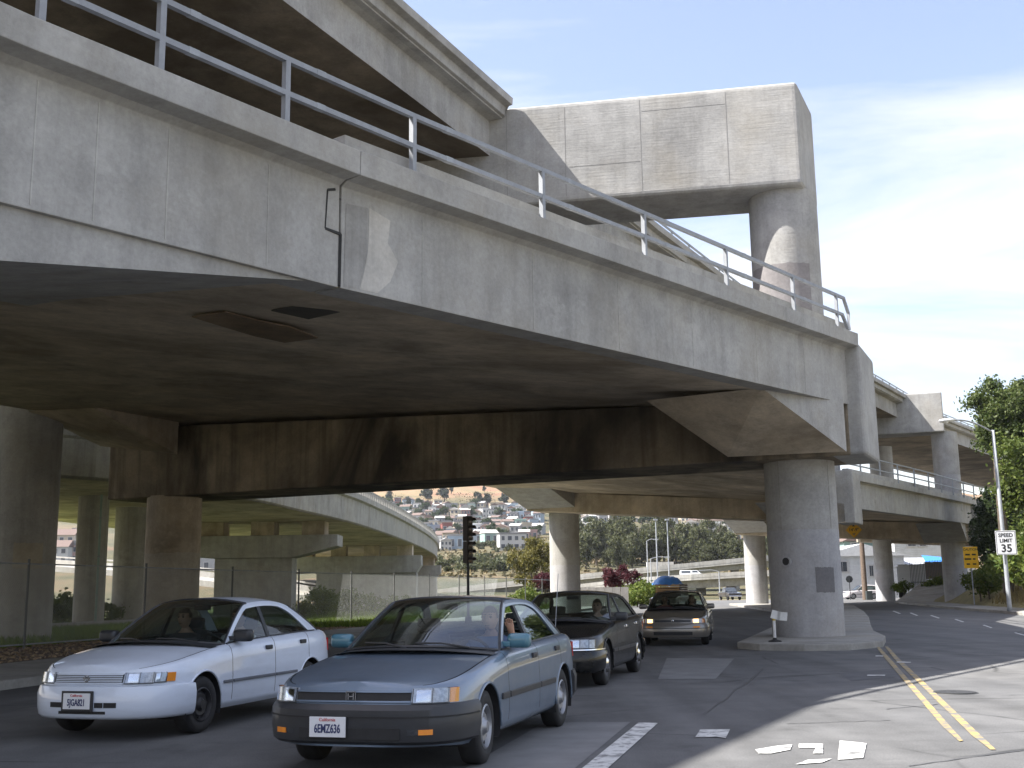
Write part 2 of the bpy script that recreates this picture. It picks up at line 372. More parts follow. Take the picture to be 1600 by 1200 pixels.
g = MB().add([(-4000, -300, -0.06), (4000, -300, -0.06), (4000, 6000, -0.06), (-4000, 6000, -0.06)], [(0, 1, 2, 3)]).build('ground', EARTH); tag(g, kind='structure')
CURB = [(-14.0, -14.0), (-11.6, 0.0), (-8.06, 19.03), (-5.43, 34.64), (2.6, 73.0), (11.58, 116.5), (20, 150)]
def offs(path, d):           # d to the left of travel
    P = [Vector((p[0], p[1], 0)) for p in path]; out = []
    for i, p in enumerate(P):
        t = P[min(i + 1, len(P) - 1)] - P[max(i - 1, 0)]; t.normalize(); out.append((p.x - t.y * d, p.y + t.x * d))
    return out
RIGHTC = [at_z(1405, 943, 0), at_z(1476, 951, 0), at_z(1572, 959, 0), at_z(1660, 968, 0)]
RIGHTC = [(p.x, p.y) for p in RIGHTC] + [(34, 30), (40, -14)]
RIGHTC = [(60, 128), (46, 118)] + RIGHTC
road = MB()
rp = [(p[0], p[1], 0.0) for p in CURB]; rr = [(75, p[1], 0.0) for p in CURB]
road.grid([rp, rr]); road = road.build('road', ASPH); tag(road, kind='structure')
def gpoly(pix, z): return [tuple(at_z(x, y, z)) for x, y in pix]
def mark(pix, mat, z=0.004, name='road_marking'):
    vs = gpoly(pix, z); n = len(vs)
    return MB().add(vs, [tuple(range(n))]).build(name, mat, road)
mark([(1042, 1028), (1147, 1029), (1118, 1061), (1028, 1061)], PATCH, name='repair_patch')
mark([(850, 1129), (985, 1128), (935, 1170), (880, 1215), (700, 1215)], PATCH, name='repair_patch')
mark([(1310, 1052), (1400, 1044), (1420, 1056), (1330, 1064)], simple('asphalt_dark_patch', (0.085, 0.086, 0.09), 0.9, 0, 0.2), name='repair_patch')
mark([(860, 1240), (905, 1240), (1028, 1129.6), (998, 1128.6)], RWHITE, 0.008)
mark([(1094, 1140), (1141, 1139), (1134, 1153), (1120, 1151), (1086, 1152)], RWHITE, 0.008)
mark([(1248, 1162), (1286, 1162), (1286, 1177), (1270, 1177), (1275, 1168), (1248, 1168)], RWHITE, 0.008)
mark([(1312, 1157), (1354, 1161), (1349, 1184), (1309, 1187)], RWHITE, 0.008)
mark([(1243, 1194), (1262, 1187), (1300, 1185), (1285, 1191)], RWHITE, 0.008)
mark([(1180, 1171), (1215, 1165), (1238, 1163), (1235, 1171), (1205, 1177), (1185, 1177)], RWHITE, 0.008)
mark([(1368.5, 1010), (1373.5, 1010), (1392, 1030), (1486, 1136), (1505, 1157), (1499, 1158), (1474, 1136), (1384, 1030)], RYEL, 0.008)
mark([(1382.5, 1010), (1387.5, 1010), (1404, 1028), (1534, 1150), (1556, 1171), (1548, 1171), (1520, 1150), (1396, 1028)], RYEL, 0.008)
for (x, y, w, h) in [(1401, 957, 7, 1.2), (1428, 960, 7, 1.3), (1461, 964, 8, 1.5), (1499, 970, 8, 1.8), (1543, 979, 8, 2.2), (1594, 991, 10, 2.6)]:
    mark([(x - w, y - 2.2), (x - w + 3, y - 2.8), (x + w, y + 1.6), (x + w - 3, y + 2.2)], RWHITE, 0.008)
for (x, y, w) in [(1374, 1025, 6), (1412, 1034.5, 11), (1369, 1055, 14)]:
    mark([(x - w, y - 0.9), (x + w, y - 0.7), (x + w, y + 0.9), (x - w, y + 0.7)], RWHITE, 0.012)
# shiny crack sealant lines crossing the sunlit road
SEAL = simple('crack_sealant', (0.045, 0.045, 0.048), 0.45, 0, 0.2)
def sealine(pix, w=0.035):
    P = [at_z(x, y, 0.005) for x, y in pix]; m = MB(); rows = []
    for i, p in enumerate(P):
        t = (P[min(i + 1, len(P) - 1)] - P[max(i - 1, 0)]).normalized(); n = Vector((-t.y, t.x, 0)) * w * rnd.uniform(0.3, 0.7)
        rows.append([p + n, p - n])
    m.grid(rows).build('crack_seal', SEAL, road)
def wig(p, q, n=9, a=1.3): return [(p[0] + (q[0] - p[0]) * i / n + rnd.uniform(-a, a), p[1] + (q[1] - p[1]) * i / n + rnd.uniform(-a, a) * 0.5) for i in range(n + 1)]
sealine(wig((1230, 1131), (1390, 1125)), 0.02); sealine(wig((1385, 1108), (1465, 1100)), 0.02); sealine(wig((1100, 1115), (1195, 1045), 9, 4), 0.012)
sealine(wig((1420, 1196), (1600, 1172)), 0.015); sealine(wig((880, 1075), (1110, 1066)), 0.02); sealine(wig((1110, 1066), (1330, 1050)), 0.02)
mh = root('manhole_cover', 'round dark iron manhole cover set in sunlit asphalt by the double yellow line', 'manhole', (5.92, 15.9, 0))
MB().lathe([(0.0, 0.014), (0.27, 0.014), (0.27, 0.0)], (5.92, 15.9, 0), 32).build('lid', simple('cast_iron', (0.05, 0.05, 0.05), 0.6, 0.4, 0.3, 20, 0.4, 60), mh)
MB().lathe([(0.275, 0.0), (0.275, 0.006), (0.30, 0.006), (0.305, 0.0)], (5.92, 15.9, 0), 32).build('rim', MAT['cast_iron'], mh)

def strip(name, a, b, z0, z1, mat, bevel=0.02):
    m = MB(); n = len(a)
    vs = [(p[0], p[1], z0) for p in a] + [(p[0], p[1], z0) for p in b] + [(p[0], p[1], z1) for p in a] + [(p[0], p[1], z1) for p in b]
    fs = []
    for i in range(n - 1):
        fs += [(2 * n + i, 2 * n + i + 1, 3 * n + i + 1, 3 * n + i), (i, i + 1, 2 * n + i + 1, 2 * n + i), (n + i + 1, n + i, 3 * n + i, 3 * n + i + 1)]
    fs += [(0, 2 * n, 3 * n, n), (n - 1, 2 * n - 1, 4 * n - 1, 3 * n - 1)]
    o = m.add(vs, fs).build(name, mat, bevel=bevel); return o
SWALK = concrete('pavement_concrete', (0.30, 0.29, 0.27), 0.05, 0.3)
MULCH = simple('mulch', (0.10, 0.062, 0.04), 0.95, 0, 0.5, 5, 0.8, 30)
LAWN = simple('lawn_soil', (0.09, 0.11, 0.035), 0.95, 0, 0.5, 2.5, 0.6, 20)
tag(strip('left_kerb', CURB, offs(CURB, 0.16), -0.05, 0.15, KERB), kind='structure')
tag(strip('left_pavement', offs(CURB, 0.165), offs(CURB, 3.0), -0.05, 0.146, SWALK, 0), kind='structure')
tag(strip('planting_bed', offs(CURB, 3.0), offs(CURB, 7.6), -0.05, 0.135, MULCH, 0), kind='structure')
tag(strip('lawn', offs(CURB, 7.6), offs(CURB, 45), -0.05, 0.125, LAWN, 0), kind='structure')
CURB2 = [(-3.05, 46.0), (-0.1, 60.0), (2.6, 73.0), (11.58, 116.5)]
tag(strip('lawn', offs(CURB2, 3.1), offs(CURB2, 7.8), -0.04, 0.142, LAWN, 0), kind='structure')
tag(strip('edging_kerb', offs(CURB, 16.2), offs(CURB, 16.6), -0.05, 0.4, KERB, 0.02), kind='structure')
# traffic island under the viaduct
ISL = [(5.35, 28.2), (5.7, 27.3), (6.6, 26.7), (7.7, 26.8), (8.8, 28.0), (9.7, 30.6), (10.6, 34.5), (12.2, 40), (15.2, 50), (18.6, 62), (24.5, 84), (27, 97), (25, 103), (19, 103), (14.8, 62), (8.6, 39), (6.5, 32)]
o = MB().prism(ISL, -0.05, 0.16).build('traffic_island', KERB, bevel=0.03); tag(o, kind='structure')
# right-hand pavement and bank
rc = RIGHTC[::-1]
tag(strip('right_kerb', rc, offs(rc, -0.16), -0.05, 0.15, KERB), kind='structure')
tag(strip('right_pavement', offs(rc, -0.165), offs(rc, -2.6), -0.05, 0.146, SWALK, 0), kind='structure')
BANK = simple('dry_grass_bank', (0.20, 0.17, 0.075), 0.95, 0, 0.4, 2.0, 0.7, 15)
def bank_z(d): return 0.14 + 4.6 * (1 - math.exp(-max(0, d) / 8.0))
rows = []
for k, d in enumerate([0, 0.8, 2, 3.5, 5.5, 8, 12, 18, 30, 60]):
    rows.append([(p[0], p[1], bank_z(d) + (0.15 * math.sin(p[0] * 1.7 + d) if d else 0)) for p in offs(rc[:6], -(2.6 + d))])
tag(MB().grid(rows).build('bank', BANK, smooth=True), kind='structure')
# far side street lit by the sun, in front of the white house
SIDE = [tuple(at_z(*p, 0.0)) for p in ((1290, 941), (1420, 938.5), (1436, 934), (1290, 930))]

# ------------------------------------------------------------------ viaducts
def column(parent, x, y, z0, z1, r=0.92, mat=CON, name='column', n=48):
    o = MB().lathe([(0, z0), (r, z0), (r, z1), (0, z1)], (x, y, 0), n).build(name, mat, parent); return smooth_by_angle(o)
def wrap(parent, x, y, r, a0, a1, z0, z1, mat, name='paint_patch', n=20, jag=0.0):
    rows = [[], []]
    for i in range(n + 1):
        a = a0 + (a1 - a0) * i / n; q = r + 0.004
        rows[0].append((x + q * math.cos(a), y + q * math.sin(a), z0 + rnd.uniform(-jag, jag)))
        rows[1].append((x + q * math.cos(a), y + q * math.sin(a), z1 + rnd.uniform(-jag, jag)))
    return MB().grid(rows).build(name, mat, parent, smooth=True)

# ---- lower viaduct
low = root('viaduct', 'lower concrete freeway viaduct with steel handrail crossing above the waiting cars', 'viaduct', (8.0, 31.25, 0))
ST = [  # right edge (x, y, soffit z) , left edge
    ((-20.5, -16.0, 4.3), (-42.0, -5.0, 6.2)),
    ((-10.6, 0.8, 4.75), (-31.5, 12.5, 6.8)),
    ((-5.0, 10.6, 5.24), (-25.5, 18.0, 7.0)),
    ((-2.3, 14.8, 5.47), (-21.5, 24.0, 7.2)),
    ((3.3, 22.15, 5.8), (-17.8, 31.0, 7.35)),
    ((8.83, 29.5, 6.14), (-14.2, 39.0, 7.4)),
    ((12.7, 46.0, 5.95), (-6.3, 55.0, 7.45)),
    ((17.0, 61.5, 5.75), (0.7, 70.5, 7.4)),
    ((27.0, 76.0, 5.95), (9.5, 85.0, 7.3)),
    ((36.2, 90.2, 6.15), (18.8, 98.4, 7.15)),
    ((46.5, 104.0, 6.2), (28.6, 112.0, 7.1)),
    ((58.0, 117.5, 6.2), (39.0, 125.5, 7.0)),
    ((85.0, 146.0, 6.2), (65.0, 155.0, 7.0)),
]
Rr = [Vector(s[0]) for s in ST]; Ll = [Vector(s[1]) for s in ST]
rows = []
for a, b in zip(Rr, Ll):
    rows.append([a.lerp(b, t) + Vector((0, 0, 0.22 * math.sin(math.pi * t))) for t in (0, .12, .25, .4, .55, .7, .85, 1)])
rows2 = [[p + Vector((0, 0, 1.25)) for p in r] for r in rows]
m = MB().grid(rows).build('soffit', SOF, low)
m = MB().grid(rows2).build('roadway_slab', ASPH, low)
EH = 1.43
iH = 3
gp = [(0.0, 0.0), (0.0, EH), (0.10, EH + 0.06), (0.36, EH + 0.08), (0.37, EH + 0.42), (0.0, EH + 0.43), (-0.5, EH + 0.43), (-0.5, 0.01)]
gp2 = gp[:5] + [(0.05, EH + 0.43), (0.05, EH + 0.74), (-0.3, EH + 0.74), (-0.3, EH + 0.40), (-0.5, EH + 0.40), (-0.5, 0.01)]
d01 = (Rr[3] - Rr[2]).normalized()
MB().sweep(Rr[:iH] + [Rr[3] - d01 * 0.02], gp).build('edge_girder', CON, low, bevel=0.012)
d12 = (Rr[4] - Rr[3]).normalized()
MB().sweep([Rr[3] + d12 * 0.02, Rr[4], Rr[5]], gp2).build('edge_girder', CON, low, bevel=0.012)
MB().sweep([Rr[5] + Vector((0.0, 3.0, 0))] + Rr[6:8], gp2).build('edge_girder', CON, low, bevel=0.012)
MB().sweep([Rr[7] + Vector((1.6, 1.8, 0.02))] + Rr[8:10], gp2).build('edge_girder', CON, low, bevel=0.012)
MB().sweep([Rr[9] + Vector((1.3, 1.8, 0.0))] + Rr[10:], gp2).build('edge_girder', CON, low, bevel=0.012)
gl = [(0.0, 0.0), (0.0, EH), (-0.36, EH + 0.08), (-0.37, EH + 0.42), (0.0, EH + 0.43), (0.5, EH + 0.43), (0.5, 0.01)]
MB().sweep(Ll, gl).build('edge_girder', CON, low, bevel=0.012)
# hinge joint seal (dark stepped line in the girder face)
def face_pt(p, out=0.0):      # pixel on the vertical plane of the right edge near the hinge -> world
    d = ray(*p); n = Vector((d12.y, -d12.x, 0)).normalized(); o = Rr[3] + n * out
    return CPOS + d * ((o - CPOS).dot(n) / d.dot(n))
def face_strip(pl, w, mat, name, parent):
    P = [face_pt(p, 0.012) for p in pl]; mm = MB()
    for a, b in zip(P[:-1], P[1:]): mm.tube([a, b], w / 2, 4, True, True)
    return mm.build(name, mat, parent)
face_strip([(523, 296), (511, 297), (507, 357), (532, 366), (530, 447)], 0.035, simple('joint_filler', (0.03, 0.03, 0.03), 0.8), 'expansion_joint', low)
PT = MB(); P = [face_pt(p, 0.006) for p in ((541, 318), (575, 325), (573, 392), (566, 430), (560, 452), (537, 448))]
PT.add(P, [tuple(range(len(P)))]).build('mortar_patch', concrete('grey_mortar', (0.31, 0.305, 0.29), 0.25, 0.3), low)
PT = MB(); P = [face_pt(p, 0.005) for p in ((577, 325), (610, 345), (606, 380), (622, 410), (610, 440), (590, 458), (562, 452), (568, 428), (575, 392))]
PT.add(P, [tuple(range(len(P)))]).build('mortar_patch', concrete('pale_mortar', (0.46, 0.445, 0.41), 0.25, 0.3), low)
# deep haunch running to the next pier behind the camera's left
hp = []
for (px0, yb) in ((470, 441), (300, 428), (150, 416), (0, 405)):
    pass
w0 = Rr[3] - d01 * 0.6
hb = [w0, Rr[2], Rr[1]]; depth = [0.0, 0.58, 1.5]
MBh = MB(); n01 = Vector((d01.y, -d01.x, 0))
top = [p - n01 * 0.07 + Vector((0, 0, 0.02)) for p in hb]; bot = [p - n01 * 0.07 - Vector((0, 0, dz)) for p, dz in zip(hb, depth)]
inn_t = [p - n01 * 6.0 + Vector((0, 0, 0.55)) for p in hb]; inn = [p - n01 * 5.0 - Vector((0, 0, dz - 0.5)) for p, dz in zip(hb, depth)]
MBh.grid([top, bot, inn, inn_t]).build('haunch', CON, low)

# cap beam of the near pier
cA, cB = Vector((9.09, 29.3, 0)), Vector((-14.3, 40.15, 0))
cd = (cB - cA).normalized(); cn_ = Vector((-cd.y, cd.x, 0));  cn_ = cn_ if cn_.y > 0 else -cn_
CW = 2.6
def cap(parent, A, B, zA0, zB0, zA1, zB1, w, mat, name='cap_beam', bevel=0.05):
    d = (B - A); d.z = 0; d.normalize(); n = Vector((-d.y, d.x, 0)); n = n if n.y > 0 else -n
    bt = [A + Vector((0, 0, zA0)), A + n * w + Vector((0, 0, zA0)), B + n * w + Vector((0, 0, zB0)), B + Vector((0, 0, zB0))]
    tp = [A + Vector((0, 0, zA1)), A + n * w + Vector((0, 0, zA1)), B + n * w + Vector((0, 0, zB1)), B + Vector((0, 0, zB1))]
    return MB().hexa(bt, tp).build(name, mat, parent, bevel=bevel)
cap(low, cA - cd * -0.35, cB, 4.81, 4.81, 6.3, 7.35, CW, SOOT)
# end block rising beside the parapet
e0 = cA + cn_ * 0.02
bt = [e0 - cd * 0.05, e0 + cd * 0.9, e0 + cd * 0.9 + cn_ * CW, e0 - cd * 0.05 + cn_ * CW]
MB().hexa([v + Vector((0, 0, 4.80)) for v in bt][::-1], [v + Vector((0, 0, 7.75)) for v in bt][::-1]).build('end_block', CON, low, bevel=0.14, segs=4)
# haunches: a wedge under the girder at both ends of the cap
def haunch(parent, A, B, C, D, mat, zt):
    up = lambda p: Vector((p[0], p[1], zt(p)))
    A, B, C, D = map(Vector, (A, B, C, D))
    mm = MB(); C2, D2 = up(C), up(D)
    mm.add([A, B, C, D, C2, D2], [(0, 1, 2, 3), (0, 3, 5), (1, 4, 2), (3, 2, 4, 5), (0, 5, 4, 1)])
    return mm.build('haunch', mat, parent)
A = at_z(1190, 606, 6.03); B = at_z(1010, 626, 6.10); C = at_z(1135, 713, 4.83); D = at_z(1322, 705, 4.83)
hn = haunch(low, A, B, C + cn_ * 0.15, D + cn_ * 0.1, CON, lambda p: 6.25)
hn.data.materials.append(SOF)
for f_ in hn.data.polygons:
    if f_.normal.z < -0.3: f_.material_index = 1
def on_cap(px, py): r = ray(px, py); return CPOS + r * ((cA - CPOS).dot(cn_) / r.dot(cn_))
C, D = on_cap(277, 710), on_cap(156, 697)
A = at_z(43, 642, 7.32); B = at_z(146, 637, 7.28)
haunch(low, A, B, C + cn_ * 0.02, D + cn_ * 0.02, SOF, lambda p: 7.7)
# columns of the near pier
COLR = (7.88, 31.35); COLL = at_y(270, 860, 40.0)
c = column(low, *COLR, 0.15, 4.86, 0.95); 
wrap(low, *COLR, 0.95, 0, 2 * math.pi, 0.16, 2.95, PGREY, n=48, jag=0.006)
tocam = math.atan2(-COLR[1], -COLR[0])
wrap(low, *COLR, 0.956, tocam + 0.28, tocam + 0.88, 1.30, 1.95, PDARK, jag=0.012)
# round drain sleeve in the column
dd = Vector((math.cos(tocam - 0.5), math.sin(tocam - 0.5), 0))
pz = Vector((COLR[0], COLR[1], 2.12)) + dd * 0.93
MB().tube([pz - dd * 0.05, pz + dd * 0.07], 0.14, 20).build('drain_sleeve', PGREY, low, smooth=False)
MB().tube([pz + dd * 0.05, pz + dd * 0.074], 0.10, 20).build('drain_hole', BLACK, low)
for k_ in (-.62, .9):
    a_ = tocam + k_; MB().box((COLR[0] + .951 * math.cos(a_), COLR[1] + .951 * math.sin(a_), 3.9), (.012, .022, 1.85), a_).build('form_joint', KERB, low)
MB().lathe([(0.955, 0), (0.958, 0.03), (0.955, 0.06)], (COLR[0], COLR[1], 4.1), 48).build('form_joint', CON, low, smooth=True)
c = column(low, COLL.x, COLL.y, 0.1, 4.86, 0.93, SOF)
wrap(low, COLL.x, COLL.y, 0.93, 0, 2 * math.pi, 0.12, 2.9, PBEIGE, n=40, jag=0.03)
# second, third and fourth piers
B2L, B2R = at_y(822, 798, 70), at_y(1322, 817, 61.5)
B3L, B3R = at_y(1148, 835, 98), at_y(1524, 847, 89.5)
for (L_, R2, wtop) in ((B2L, B2R, (7.5, 5.9)), (B3L, B3R, (7.3, 6.2))):
    A = Vector((R2.x, R2.y, 0)); Bv = Vector((L_.x, L_.y, 0)); dd = (Bv - A).normalized()
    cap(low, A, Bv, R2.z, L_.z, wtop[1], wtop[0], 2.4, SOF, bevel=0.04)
    nn = Vector((-dd.y, dd.x, 0)); nn = nn if nn.y > 0 else -nn
    q = [A - dd * 0.5, A + dd * 0.55, A + dd * 0.55 + nn * 2.3, A - dd * 0.5 + nn * 2.3]
    MB().hexa([v + Vector((0, 0, R2.z - 0.02)) for v in q][::-1], [v + Vector((0, 0, R2.z + 2.85)) for v in q][::-1]).build('end_block', CON, low, bevel=0.08)
    # haunches on the near side
    for (P0, s, zb, zs) in ((Bv, -1, L_.z, wtop[0]), (A, 1, R2.z, wtop[1])):
        o1 = P0 + dd * (0.6 if s > 0 else -0.05); o2 = o1 + dd * s * 3.2
        run = -nn * 4.2
        haunch(low, o1 + run + Vector((0, 0, zs - 0.08)), o2 + run + Vector((0, 0, zs - 0.08)), o2 + nn * 0.2 + Vector((0, 0, zb + 0.03)), o1 + nn * 0.2 + Vector((0, 0, zb + 0.03)), CON, lambda p, z=zs: z + 0.05)
C2 = at_y(882, 850, 71.3); C2R = at_y(1268, 860, 63.6)
C3 = at_y(1181, 890, 99.2); C3R = at_y(1492, 890, 91.5); C4 = at_y(1381, 890, 118)
for k, (c_, z1, z2) in enumerate(((C2, 6.4, 3.0), (C2R, 5.0, 3.0), (C3, 6.0, 3.4), (C3R, 5.0, 3.0), (C4, 6.3, 3.2))):
    column(low, c_.x, c_.y, 0.0, z1, 0.93)
    wrap(low, c_.x, c_.y, 0.93, 0, 2 * math.pi, 0.05, z2, PGREY, n=36, jag=0.01)
A4 = Vector((57.0, 117.0, 0)); B4 = Vector((36.0, 119.5, 0)); cap(low, A4, B4, 4.9, 6.1, 6.2, 7.1, 2.4, SOF, bevel=0.04)
column(low, 54, 119, 0, 5.0, 0.93)
# access hatch, ragged patch and weep holes in the soffit
def sofpoly(pix, name, mat, dz):
    out = []
    for p in pix:
        z = 5.75
        q = at_z(*p, z); t = (Vector((q.x, q.y, 0)) - Vector((Rr[3].x, Rr[3].y, 0))).dot(-Vector((d12.y, -d12.x, 0))) / 21.3
        zz = 5.60 + t * 1.55 + 0.22 * math.sin(math.pi * max(0, min(1, t))) - dz
        out.append(at_z(*p, zz))
    MB().add(out, [tuple(range(len(out)))]).build(name, mat, low, solid=0.02)
sofpoly([(424, 486), (474, 474), (531, 488), (482, 499)], 'access_hatch', simple('hatch_steel', (0.06, 0.055, 0.045), 0.7, 0.2, 0.3), 0.06)

sofpoly([(300, 494), (352, 486), (405, 500), (455, 510), (497, 527), (445, 534), (398, 524), (345, 508)], 'spalled_patch', concrete('spalled_concrete', (0.27, 0.20, 0.13), .2, .7, soot=.5, sootcol=(.1, .07, .04)), 0.02)
# handrail on the near span
PTS = [(-160, -150), (60, 75), (247, 152), (445, 224), (645, 281), (848, 353), (1008, 409), (1136, 452), (1241, 490), (1309, 514)]
nE = Vector((d12.y, -d12.x, 0)).normalized()
def on_edge(p, out, top):
    # where the pixel ray meets the vertical plane of the (bent) right edge
    best = None
    for i in range(1, 5):
        a, b = Rr[i], Rr[i + 1]; dd = (b - a); dd.z = 0; L_ = dd.length; dd.normalize(); n = Vector((dd.y, -dd.x, 0)); o = a + n * out
        r = ray(*p); den = r.dot(n)
        t = (o - CPOS).dot(n) / den; q = CPOS + r * t; s = (q - o).dot(dd)
        if t > 0 and -0.5 <= s <= L_ + 0.5:
            z = a.z + (b.z - a.z) * s / L_
            e = 0 if 0 <= s <= L_ else 1
            if best is None or e < best[0]: best = (e, Vector((q.x, q.y, z + top)))
    return best[1]
rail_pts = [on_edge(p, 0.16, EH + 0.42) for p in PTS[1:]]
rail_pts = [rail_pts[0] - (rail_pts[1] - rail_pts[0]) * 2.0, rail_pts[0] - (rail_pts[1] - rail_pts[0])] + rail_pts
rh, rm = 0.94, 0.47
endp = rail_pts[-1] + (rail_pts[-1] - rail_pts[-2]).normalized() * 0.55
endq = endp + (rail_pts[-1] - rail_pts[-2]).normalized() * 0.28
hr = MB()
hr.tube([p + Vector((0, 0, rh)) for p in rail_pts + [endp]] + [endq + Vector((0, 0, 0.58)), endq + Vector((0, 0, 0.12))], 0.036, 4, True, True)
hr.tube([p + Vector((0, 0, rm)) for p in rail_pts + [endp - (endp - rail_pts[-1]) * 0.3]] + [endq + Vector((0, 0, 0.12)) - (endq - endp) * 0.3], 0.036, 4, True, True)
hrail = hr.build('handrail', STEEL, low)
for p in rail_pts:
    dirp = (rail_pts[-1] - rail_pts[0]); ang = math.atan2(dirp.y, dirp.x)
    q = MB(); q.box(p + Vector((0, 0, rh / 2)), (0.078, 0.078, rh - 0.02), ang); q.box(p + Vector((0, 0, 0.012)), (0.2, 0.2, 0.03), ang)
    q.build('post', STEEL, hrail)
for a, b in zip(rail_pts[2:-1], rail_pts[3:]):                      # sleeve joints
    for h in (rh, rm):
        p = a.lerp(b, 0.27) + Vector((0, 0, h)); d_ = (b - a).normalized()
        MB().tube([p - d_ * 0.16, p + d_ * 0.0], 0.040, 4, True, True).build('sleeve', WSTEEL, hrail)
FJ = concrete('form_joint_mortar', (0.43, 0.425, 0.40), 0.2, 0.2)
for p in ((60, 120), (155, 160), (265, 200), (420, 270), (660, 345), (832, 400), (965, 440), (1080, 478), (1180, 510), (1255, 540)):
    q = on_edge(p, 0.0, 0.0); MB().box(q + Vector((0, 0, EH / 2)), (0.016, 0.012, EH - 0.1), math.atan2(d12.y, d12.x)).build('form_joint', FJ, low)
# far handrails on the lower viaduct
def far_rail(path, n, h, out, z0, mat, name='handrail', r=0.035):
    P = [Vector(p) for p in path]
    seg = [(P[i + 1] - P[i]).length for i in range(len(P) - 1)]; tot = sum(seg); pts = []
    for k in range(n + 1):
        s = tot * k / n; i = 0
        while i < len(seg) - 1 and s > seg[i]: s -= seg[i]; i += 1
        d = (P[i + 1] - P[i]).normalized(); q = P[i] + d * s; pts.append(q + Vector((d.y, -d.x, 0)) * out + Vector((0, 0, z0)))
    mm = MB(); 
    for f in (1.0, 0.5): mm.tube([p + Vector((0, 0, h * f)) for p in pts], r, 4, True, True)
    o = mm.build(name, mat, low if name == 'handrail' else None)
    me = None
    for p in pts:
        q = MB().box((0, 0, h / 2), (r * 2.2, r * 2.2, h)); 
        if me is None: me = q.mesh('post')
        po = obj('post', me, mat, o); po.location = p
    return o
far_rail([Rr[5] + Vector((1.2, 5, 0))] + Rr[6:10], 17, 1.25, 0.16, EH + 0.42, WSTEEL)

# ---- upper viaduct on outrigger caps
upp = root('viaduct', 'upper concrete freeway viaduct carried high on an outrigger cap beam against the sky', 'viaduct', (7.73, 31.25, 7.0))
UZ = 13.84
UR = [(-26, -22), (-15.4, 0.6), (-4.75, 22.3), (-0.52, 31.3), (5.2, 43.2), (11.1, 54.4), (16.8, 64.6), (22.6, 75.3), (27.2, 83.0), (36.5, 98), (52, 118), (75, 142), (115, 175)]
UR = [Vector((x, y, UZ - d)) for (x, y), d in zip(UR, (0, 0, 0, 0, 0, 0, -.1, -.3, -.45, -.4, 0, 1, 2))]
up_prof = [(0.0, 0.0), (0.0, 1.06), (0.48, 1.16), (0.5, 1.42), (0.72, 1.45), (0.74, 1.66), (0.4, 1.67), (0.38, 1.1), (-0.6, 1.1), (-0.6, 0.02)]
MB().sweep(UR[:4], up_prof).build('edge_girder', CONU, upp, bevel=0.015)
MB().sweep([UR[3] + Vector((0.9, 1.9, 0))] + UR[4:], up_prof).build('edge_girder', CONU, upp, bevel=0.015)
def left_of(path, w):
    out = []
    for i, p in enumerate(path):
        d = path[min(i + 1, len(path) - 1)] - path[max(i - 1, 0)]; d.normalize(); out.append(p + Vector((-d.y, d.x, 0)) * w)
    return out
UL = [p.lerp(q, w / 26.0) for p, q, w in zip(UR, left_of(UR, 26.0), (40, 40, 40, 30, 20, 15, 13, 12, 11.5, 11.5, 11.5, 11.5, 11.5))]  # near spans widened leftwards out of view, extra deck added to shade below
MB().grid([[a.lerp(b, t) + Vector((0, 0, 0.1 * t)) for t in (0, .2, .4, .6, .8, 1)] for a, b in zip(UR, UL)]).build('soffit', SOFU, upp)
MB().grid([[a.lerp(b, t) + Vector((0, 0, 1.1)) for t in (0, .5, 1)] for a, b in zip(UR, UL)]).build('roadway_slab', ASPH, upp)
MB().sweep(UL, [(0, 0), (0, 1.1), (-0.5, 1.2), (-0.5, 1.9), (-0.2, 1.9), (0.6, 1.1), (0.6, 0.05)]).build('edge_girder', CONU, upp)
uA, uB = Vector((8.0, 29.6, 0)), Vector((-16.5, 34.25, 0))
ucap = MB().prism([(8.0, 29.6), (9.0, 31.8), (-15.4, 36.4), (-16.5, 34.25)], 12.28, 15.26).build('cap_beam', CONU, upp, bevel=0.13, segs=3)
UC = (7.74, 31.25 - 0.35)
ucol = column(upp, UC[0], UC[1], 7.2, 12.32, 0.94, CONU)
wrap(upp, UC[0], UC[1], 0.94, tocam + -1.25, tocam + 0.72, 7.4, 10.15, PPURP, jag=0.015)
# form joints scored in the cap face
ud = (uB - uA).normalized(); un = Vector((ud.y, -ud.x, 0)); un = un if un.y < 0 else -un
GRV = simple('form_line_shadow_gap', (0.25, 0.245, 0.235), 0.95)
for s in (1.95, 4.35, 6.5, 8.2):
    a = uA + ud * s + un * 0.001
    MB().box(a + Vector((0, 0, 13.78)), (0.018, 0.006, 2.7), math.atan2(ud.y, ud.x)).build('form_joint', GRV, upp)
for (s0, s1, z) in ((4.38, 6.4, 13.30), (1.97, 4.3, 14.78)):
    a = uA + ud * (s0 + s1) / 2 + un * 0.001
    MB().box(a + Vector((0, 0, z)), (s1 - s0, 0.006, 0.012), math.atan2(ud.y, ud.x)).build('form_joint', GRV, upp)
# left outrigger column, standing left of the lower deck
ULC = at_y(36, 860, 37.0)
column(upp, ULC.x, ULC.y, 0.1, 12.3, 1.0, CON)
wrap(upp, ULC.x, ULC.y, 1.0, -1.45, -0.55, 2.35, 3.15, PBEIGE, jag=0.02)
